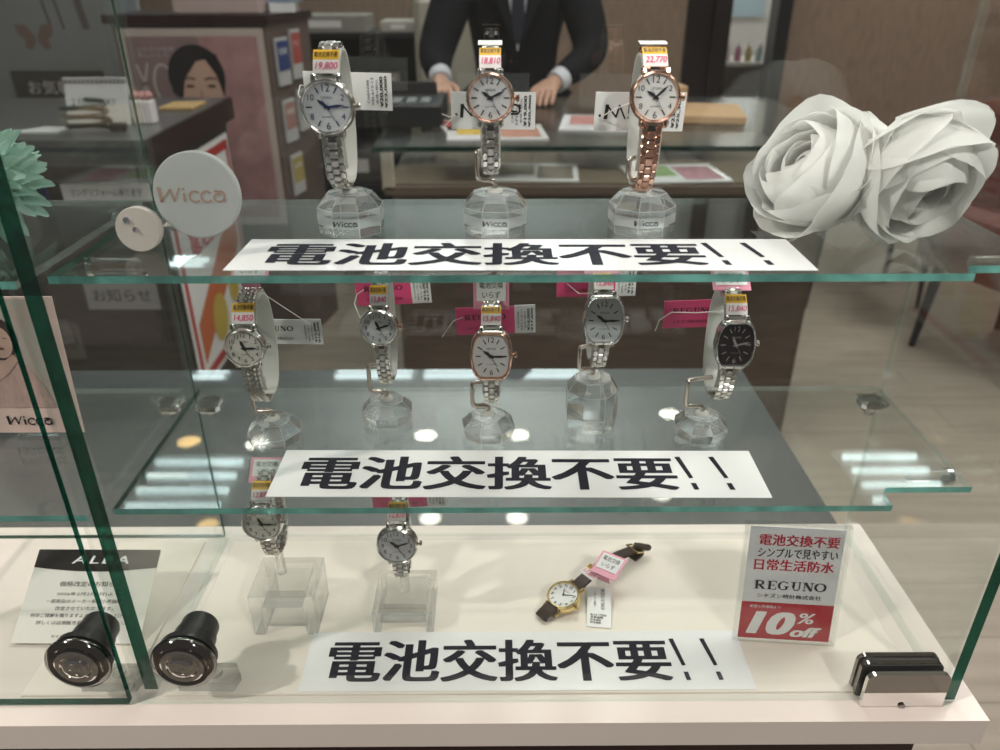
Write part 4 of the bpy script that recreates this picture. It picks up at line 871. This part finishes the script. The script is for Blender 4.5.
for ex in (-.028, .048): b.flat([(ex + x, .112 + z) for x, z in ((-.018, 0), (-.008, .006), (.008, .006), (.018, 0), (.008, -.004), (-.008, -.004))], F @ T(0, 0, .0026)); b.ribbon([(ex - .022, .134), (ex, .141), (ex + .022, .136)], .006, F @ T(0, 0, .0026))
b.build('portrait_eyes', pmat('portrait_eyes', (.06, .03, .03), .5), ps)
b = MB(); b.ribbon([(.004, .03), (-.002, -.005), (.006, -.012), (.018, -.008)], .004, F @ T(.006, .07, .0026)); b.flat(arc(.008, -.04, .022, .008, 0, 360, 14), F @ T(.006, .07, .0026)); b.build('portrait_mouth', pmat('portrait_mouth', (.45, .13, .13), .5), ps)
b = MB(); b.ribbon([(-.205, .185), (-.17, .06)], .007, F @ T(0, 0, .0012)); b.ribbon([(-.165, .19), (-.21, .05)], .007, F @ T(0, 0, .0012)); b.ribbon(arc(-.118, .12, .035, .065, 50, 310, 14), .008, F @ T(0, 0, .0012)); b.text('ふたりの時間\n美しいとき', F @ T(-.13, .225, .0012), .13, .035); b.build('poster_lettering', pmat('poster_text', (.55, .48, .46), .5), ps)
# leaflets in the angled side rack
bq = frame((-.80 + .2955, 2.52 + .165, 0), (.068, .36, 0), (0, 0, 1))
for i, (x, z, w, h, c, lab) in enumerate(((-.085, .185, .10, .16, (.03, .06, .22), 'navy leaflet in the podium side rack, top left'), (.035, .20, .085, .17, (.45, .09, .08), 'red headed leaflet in the podium side rack, top right'), (-.08, -.02, .10, .15, (.42, .22, .20), 'pink leaflet in the podium side rack, middle left'), (.04, .0, .085, .15, (.42, .42, .45), 'white leaflet in the podium side rack, middle right'), (-.07, -.22, .10, .15, (.45, .36, .12), 'yellow leaflet in the podium side rack, lowest'))):
    o = MB().box((0, 0, .006), (w, h, .008)).build('leaflet', pmat('leaflet', (.55, .55, .55), .5)); o.matrix_world = bq @ T(x, z, 0); tag(o, lab, 'leaflet', 'leaflets on the podium')
    b = MB(); b.box((0, h * .12, .0108), (w * .92, h * .62, .001)); b.build('cover_print', pmat('leaflet_print', c, .5), o); b = MB(); b.text('クオーツ' if i % 2 else '眼鏡', T(0, h * .22, .0118), w * .6, h * .14); b.build('lettering', 'paper', o)
# boxes on podium
o = thing('gift_box', 'pale pink box with a dark red lid on the poster podium', 'box', T(-.72, 2.68, .3435)); MB().box((0, 0, .03), (.30, .2, .06), ch=.004).build('box_body', pmat('pink_box', (.55, .42, .40), .5), o); MB().box((0.02, 0, .095), (.19, .17, .07), ch=.004).build('red_lid', pmat('dark_red', (.17, .015, .02), .4), o)
o = thing('leaflet_pile', 'pile of glossy leaflets at the podium right end', 'leaflets', T(-.52, 2.74, .3435))
MB().box((0, 0, .015), (.09, .16, .03), RZ(8)).build('lower_sheets', 'gloss_paper', o); MB().box((.005, 0, .038), (.08, .15, .012), T(0, 0, 0) @ RZ(-6)).build('upper_sheets', pmat('blue_sheet', (.25, .32, .45), .3), o)
# dark rack with boxes and papers between the podium and the man
rk = thing('dark_rack', 'black shelf rack behind the counter between poster and man', 'shelf', T(-.40, 3.56, FL)); rm = pmat('rack_black', (.016, .014, .014), .4)
for z in (.02, .45, .80, 1.12): MB().box((0, 0, z), (.62, .42, .025), ch=.003).build('shelf_board', rm, rk)
for x in (-.31, .31):
    for y in (-.2, .2): MB().box((x, y, .553), (.03, .03, 1.106), ch=.003).build('upright', rm, rk)
MB().box((0, .205, .553), (.62, .012, 1.106)).build('back_panel', rm, rk)
for x, y, z, sx, sy, sz, c, lab in ((-.50, 3.48, .2330, .36, .26, .07, (.33, .31, .28), 'grey white document box on top of the black rack'), (-.18, 3.48, .2330, .16, .22, .045, (.5, .47, .42), 'flat white carton on the rack top, right'), (-.56, 3.50, -.0870, .20, .22, .10, (.24, .19, .15), 'brown carton on the upper rack shelf'), (-.28, 3.50, -.0870, .14, .2, .13, (.36, .33, .28), 'pale carton on the upper rack shelf'), (-.42, 3.50, -.4370, .30, .25, .16, (.12, .10, .09), 'dark carton on the middle rack shelf')):
    o = MB().box((0, 0, sz / 2), (sx, sy, sz), ch=.004).build('storage_box', pmat('carton', c, .6, noise=.1, nscale=20)); o.matrix_world = T(x, y, z); tag(o, lab, 'box', 'cartons on the rack'); MB().box((0, -sy / 2 - .001, sz * .5), (sx * .4, .002, sz * .4)).build('box_label', 'white_label', o)
cb = thing('cash_register', 'black cash register with key pad left of the man', 'cash register', T(-.02, 1.93, .0905)); MB().box((0, 0, .03), (.26, .26, .06), ch=.006).build('register_body', 'black_plastic', cb)
b = MB()
for i in range(5):
    for j in range(3): b.box((-.08 + i * .04, -.09 + j * .03, .062), (.026, .018, .006), ch=.002)
b.build('keys', pmat('grey_keys', (.22, .24, .25), .5), cb); MB().box((0, .08, .085), (.2, .03, .06), RX(-15), .004).build('display', rm, cb)
# glass counter in front of the man
gc = thing('glass_counter', 'glass topped sales counter the man leans on', 'counter', T(.55, 0, 0))
pn = MB().box((.02, 1.97, .082), (1.24, .84, .012)); M['counter_glass'] = sheet_glass('counter_glass', (.94, .965, .955), 1.5, .22); pn.build('glass_top', ['counter_glass'], gc)
MB().box((.02, 1.549, .082), (1.24, .004, .0125)).build('front_edge', 'edge_green', gc)
MB().box((.02, 1.93, -.44), (1.20, .44, .82), ch=.004).build('base_cabinet', pmat('brown_counter', (.125, .085, .062), .5, noise=.3, nscale=8, stretch=(1, 1, 5)), gc)
MB().box((.02, 2.0, -.026), (1.2, .74, .008)).build('inner_deck', pmat('counter_deck', (.17, .135, .10), .5), gc)
for x in (-.57, .61):
    for y in (1.58, 2.36): MB().box((x, y, .025), (.03, .03, .10), ch=.003).build('post', pmat('beige_post', (.50, .45, .36), .4), gc)
MB().box((.02, 1.575, -.026), (1.2, .02, .02)).build('front_rail', pmat('brown_rail', (.14, .10, .075), .4), gc)
def magazine(x, y, z, w, d, rot, c1, c2, lab):
    o = MB().box((0, 0, .003), (w, d, .006), ch=.001).build('magazine', 'gloss_paper'); o.matrix_world = T(x, y, z) @ RZ(rot); tag(o, lab, 'magazine', 'catalogues on the sales counter')
    b = MB(); b.box((-w * .2, d * .1, .0064), (w * .4, d * .6, .0006)); b.build('left_picture', pmat('print_a', c1, .4, noise=.3, nscale=30), o); b = MB(); b.box((w * .24, -d * .05, .0064), (w * .4, d * .75, .0006)); b.build('right_picture', pmat('print_b', c2, .4, noise=.4, nscale=40), o)
magazine(.255, 1.72, .0884, .26, .20, 3, (.75, .50, .06), (.60, .30, .22), 'yellow and orange catalogue on the counter below the two-tone watch')
magazine(.16, 1.82, .0884, .12, .16, 14, (.50, .08, .08), (.55, .3, .3), 'red booklet on the counter beside the yellow catalogue')
magazine(.56, 1.86, .0884, .24, .24, -8, (.65, .30, .28), (.60, .38, .10), 'pink and gold catalogue on the counter left of rose gold watch')
magazine(.74, 1.72, -.0215, .26, .2, 5, (.35, .50, .25), (.55, .30, .35), 'green and pink booklet inside the sales counter')
magazine(.36, 1.74, -.0215, .24, .2, -4, (.40, .36, .30), (.30, .26, .22), 'tan booklet inside the sales counter')
o = thing('kraft_envelope', 'tan kraft envelope and box on the counter right end', 'envelope', T(.83, 1.98, .0884)); MB().box((0, 0, .012), (.30, .24, .024), RZ(-10), .004).build('envelope_body', pmat('kraft_paper', (.50, .32, .17), .6), o); MB().box((-.06, .05, .055), (.10, .08, .06), RZ(6), .003).build('small_carton', pmat('kraft_box', (.48, .31, .17), .6), o)
o = MB().tube([(.615, 2.28, .102), (.66, 2.27, .103), (.72, 2.275, .102)], .012, 10).build('rolled_paper', 'white_label'); tag(o, 'white rolled paper on the counter by the man\'s elbow', 'paper roll')
# lit cabinet seen through the doorway
sh = thing('lit_cabinet', 'bright glass display cabinet beyond the dark doorway', 'display cabinet', T(2.0, 5.6, FL))
cw = pmat('cabinet_white', (.72, .70, .68), .5); MB().box((0, .26, .9), (1.0, .02, 1.8)).build('back_panel', cw, sh)
for z in (.10, .55, .80, 1.80): MB().box((0, 0, z), (1.0, .5, .025)).build('shelf_board', cw, sh)
for x in (-.5, .5): MB().box((x, 0, .9), (.02, .5, 1.8)).build('side_panel', cw, sh)
MB().box((0, 0, 1.775), (.8, .12, .015)).build('lamp_strip', emitmat('cabinet_lamp', (1, .97, .92), 14), sh)
MB().box((.05, .24, 1.30), (.36, .01, .44)).build('window_poster', pmat('cabinet_poster', (.45, .60, .68), .4), sh)
rnd = random.Random(9)
for i in range(7):
    o = thing('display_bottle', f'small coloured bottle in the lit cabinet, {["first", "second", "third", "fourth", "fifth", "sixth", "seventh"][i]} from left', 'bottle', T(1.66 + i * .075, 5.45, FL + .8128), 'bottles in the lit cabinet'); c = [(.6, .3, .3), (.65, .5, .15), (.3, .35, .55), (.6, .55, .5), (.5, .2, .3), (.55, .45, .2), (.35, .45, .5)][i]
    MB().lathe([(.022, 0), (.024, .01), (.024, .07), (.012, .085), (.010, .10)], 14).build('bottle_body', pmat('bottle', c, .3), o, True); MB().lathe([(.012, .1002), (.012, .118)], 12).build('cap', 'white_label', o)
# reddish leather chair and a dark legged bench on the right
chm = pmat('red_brown_leather', (.20, .075, .060), .45, noise=.15, nscale=10)
ch = thing('lounge_chair', 'reddish brown leather chair at the right edge', 'chair', T(2.27, 2.35, FL) @ RZ(20)); MB().box((0, 0, .43), (.62, .58, .14), ch=.04).build('seat', chm, ch); MB().box((.02, .30, .70), (.62, .12, .50), ch=.04).build('backrest', chm, ch)
for s in (-1, 1): MB().box((s * .33, 0, .56), (.10, .56, .16), ch=.035).build('armrest', chm, ch)
for a in (-1, 1):
    for c in (-1, 1): MB().cyl((a * .24, c * .22, 0.001), (a * .22, c * .20, .37), .014, .024, 10).build('leg', 'black_plastic', ch, True)
bn = thing('low_table', 'low brown table with black tapered legs on the right', 'table', T(1.93, 3.05, FL)); MB().box((0, 0, .44), (.62, .44, .04), ch=.008).build('tabletop', pmat('table_brown', (.17, .12, .09), .4, noise=.3, nscale=6), bn)
for a in (-1, 1):
    for c in (-1, 1): MB().cyl((a * .26, c * .17, 0.001), (a * .24, c * .16, .42), .010, .02, 10).build('leg', 'black_plastic', bn, True)

# ------------------------------------------------------------------ the man behind the counter
def skin_mesh(name, V, Ed, R, mat_, parent, sub=2):
    me = bpy.data.meshes.new(name); me.from_pydata(V, Ed, []); o = bpy.data.objects.new(name, me); COL.objects.link(o)
    o.modifiers.new('skin', 'SKIN'); o.modifiers['skin'].use_smooth_shade = True
    for i, r in enumerate(R):
        sv = me.skin_vertices[0].data[i]; sv.radius = r if isinstance(r, tuple) else (r, r); sv.use_root = (i == 0)
    s = o.modifiers.new('sub', 'SUBSURF'); s.levels = sub; s.render_levels = sub
    dg = bpy.context.evaluated_depsgraph_get(); nm = bpy.data.meshes.new_from_object(o.evaluated_get(dg)); bpy.data.objects.remove(o); bpy.data.meshes.remove(me)
    nm.materials.clear(); nm.materials.append(M[mat_]); nm.polygons.foreach_set('use_smooth', [True] * len(nm.polygons)); nm.name = name
    o = bpy.data.objects.new(name, nm); COL.objects.link(o); o.parent = parent; return o
mn = thing('person', 'man in dark suit and tie leaning on the glass sales counter', 'person', T(.33, 2.66, FL))
# joint positions relative to the floor point between the feet (facing -Y)
J = dict(pel=(0, .02, .95), bel=(0, .0, 1.10), che=(0, -.06, 1.30), nek=(0, -.10, 1.47), hd0=(0, -.125, 1.56), hd1=(0, -.14, 1.66), hd2=(0, -.125, 1.73),
         shL=(-.18, -.08, 1.40), elL=(-.285, -.20, 1.12), wrL=(-.258, -.345, 1.048), shR=(.18, -.08, 1.40), elR=(.265, -.18, 1.12), wrR=(.115, -.345, 1.042),
         hpL=(-.09, .03, .90), knL=(-.10, .01, .50), anL=(-.11, .05, .10), toL=(-.12, -.12, .045), hpR=(.09, .03, .90), knR=(.10, .01, .50), anR=(.11, .05, .10), toR=(.12, -.12, .045))
names = list(J); idx = {n: i for i, n in enumerate(names)}
E_ = [('pel', 'bel'), ('bel', 'che'), ('che', 'nek'), ('nek', 'hd0'), ('hd0', 'hd1'), ('hd1', 'hd2'), ('che', 'shL'), ('shL', 'elL'), ('elL', 'wrL'), ('che', 'shR'), ('shR', 'elR'), ('elR', 'wrR'), ('pel', 'hpL'), ('hpL', 'knL'), ('knL', 'anL'), ('anL', 'toL'), ('pel', 'hpR'), ('hpR', 'knR'), ('knR', 'anR'), ('anR', 'toR')]
RR = dict(pel=(.14, .10), bel=(.13, .095), che=(.155, .105), nek=(.055, .055), hd0=(.062, .072), hd1=(.078, .092), hd2=(.060, .070), shL=.058, elL=.042, wrL=.026, shR=.058, elR=.042, wrR=.026, hpL=.085, knL=.055, anL=.038, toL=.03, hpR=.085, knR=.055, anR=.038, toR=.03)
# hands: palm and five fingers chained on the wrist so the body stays one surface
V = [J[n] for n in names]; Ed = [(idx[a], idx[b]) for a, b in E_]; Rr = [RR[n] for n in names]
def hand(wr, d, side, up):
    d = Vector(d).normalized(); s = Vector(side).normalized(); u = Vector(up).normalized(); w0 = Vector(J[wr])
    def add(p, r, par): V.append(tuple(p)); Rr.append(r); Ed.append((par, len(V) - 1)); return len(V) - 1
    k = add(w0 + d * .045, (.034, .017), idx[wr]); k2 = add(w0 + d * .075, (.036, .015), k)
    for i, (off, ln) in enumerate(((-.027, .058), (-.009, .068), (.009, .063), (.026, .048))):
        b0 = add(w0 + d * .090 + s * off, .0092, k2); b1 = add(w0 + d * (.090 + ln * .5) + s * off * 1.08 - u * .008, .0086, b0); add(w0 + d * (.090 + ln * .85) + s * off * 1.0 - u * .030, .0074, b1)
    t0 = add(w0 + d * .035 - s * .036, .0115, k); t1 = add(w0 + d * .062 - s * .050 - u * .004, .0100, t0); add(w0 + d * .086 - s * .050 - u * .012, .0085, t1)
hand('wrL', (.10, -.93, -.16), (-1, -.1, 0), (0, 0, 1)); hand('wrR', (-.28, -.90, -.14), (1, -.25, 0), (0, 0, 1))
body = skin_mesh('body', V, Ed, Rr, 'skin', mn)
def sub_skin(name, ns, grow, mat_, ext=()):
    vs = [J[n] for n in ns]; ii = {n: i for i, n in enumerate(ns)}; ed = [(ii[a], ii[b]) for a, b in E_ if a in ii and b in ii]
    rr = [tuple(x + grow for x in (RR[n] if isinstance(RR[n], tuple) else (RR[n], RR[n]))) for n in ns]
    for base_, p, r in ext: vs.append(p); rr.append(r); ed.append((ii[base_], len(vs) - 1))
    return skin_mesh(name, vs, ed, rr, mat_, mn)
sub_skin('suit_jacket', ['bel', 'pel', 'che', 'shL', 'elL', 'shR', 'elR'], .026, 'suit', [('elL', (-.264, -.318, 1.060), (.042, .042)), ('elR', (.138, -.320, 1.054), (.042, .042)), ('che', (0, -.085, 1.40), (.10, .085)), ('pel', (0, .02, .84), (.17, .13))])
sub_skin('trousers', ['pel', 'hpL', 'knL', 'anL', 'hpR', 'knR', 'anR'], .022, 'suit')
for s in ('L', 'R'):
    a, tt = Vector(J['an' + s]), Vector(J['to' + s]); MB().tube([(a.x, a.y + .05, .03), (a.x, a.y, .045), (tt.x, tt.y + .03, .042), (tt.x, tt.y - .05, .028)], [.03, .045, .046, .026], 12).build('shoe', 'shoe', mn, True)
b = MB(); b.prism([(-.052, 1.47), (.052, 1.47), (.048, 1.36), (0, 1.13), (-.048, 1.36)], .006, T(0, -.212, 0) @ RX(0) @ FRONT); b.build('shirt_front', 'shirt', mn)
b = MB(); b.loft([b.vs([(.064 * math.cos(2 * PI * i / 20), -.105 + .066 * math.sin(2 * PI * i / 20), z) for i in range(20)]) for z in (1.44, 1.495)], True); b.build('collar', 'shirt', mn, True)
b = MB(); b.prism([(-.018, 1.455), (.018, 1.455), (.013, 1.425), (.026, 1.20), (0, 1.15), (-.026, 1.20), (-.013, 1.425)], .005, T(0, -.219, 0) @ FRONT); b.build('necktie', 'tie', mn)
for p, q_ in (((-.262, -.300, 1.068), (-.258, -.338, 1.051)), ((.148, -.312, 1.059), (.124, -.338, 1.045))): MB().cyl(p, q_, .038, .036, 18).build('shirt_cuff', 'shirt', mn, True)
for s in (-1, 1):
    b = MB(); b.prism([(s * .010, 1.15), (s * .095, 1.33), (s * .080, 1.39), (s * .060, 1.455), (s * .040, 1.36)], .004, T(0, -.222, 0) @ FRONT); b.build('lapel', 'suit', mn)
b = MB(); b.lathe([(.090, .0), (.097, .035), (.090, .075), (.060, .105), (.01, .115)], 24, T(0, -.118, 1.655) @ Matrix.Diagonal((.86, 1.0, 1, 1))); b.build('hair', 'hair', mn, True)
b = MB()
for s in (-1, 1): b.lathe([(.001, 0), (.009, .001), (.006, .004), (.001, .005)], 12, T(s * .030, -.224, 1.665) @ FRONT)
b.build('eyes', 'black_ink', mn, True); MB().tube([(0, -.228, 1.67), (0, -.243, 1.635), (0, -.232, 1.625)], [.008, .012, .009], 8).build('nose', 'skin', mn, True)
MB().tube([(-.024, -.212, 1.590), (0, -.220, 1.588), (.024, -.212, 1.590)], .006, 8).build('mouth', pmat('lips', (.42, .20, .17), .5), mn, True)
for s in (-1, 1): MB().lathe([(.001, -.004), (.018, -.004), (.022, .002), (.012, .004)], 14, T(s * .078, -.125, 1.645) @ RY(90) @ Matrix.Diagonal((1.4, .8, 1, 1))).build('ear', 'skin', mn, True)
# pale chair behind him
oc = thing('office_chair', 'cream backed chair standing behind the man\'s right arm', 'chair', T(-.06, 3.10, FL)); crm = pmat('cream_vinyl', (.45, .42, .35), .5)
MB().box((.18, 0, .46), (.44, .44, .07), ch=.02).build('seat', crm, oc); MB().box((.18, .2, 1.02), (.44, .06, .52), RX(0), .025).build('backrest', crm, oc)
for a in (-.02, .38):
    for c in (-.18, .18): MB().cyl((a, c, .001), (a, c, .43), .014, n=10).build('leg', 'dark_chrome', oc, True)
    MB().box((a, .2, .62), (.03, .03, .36)).build('back_post', 'dark_chrome', oc)
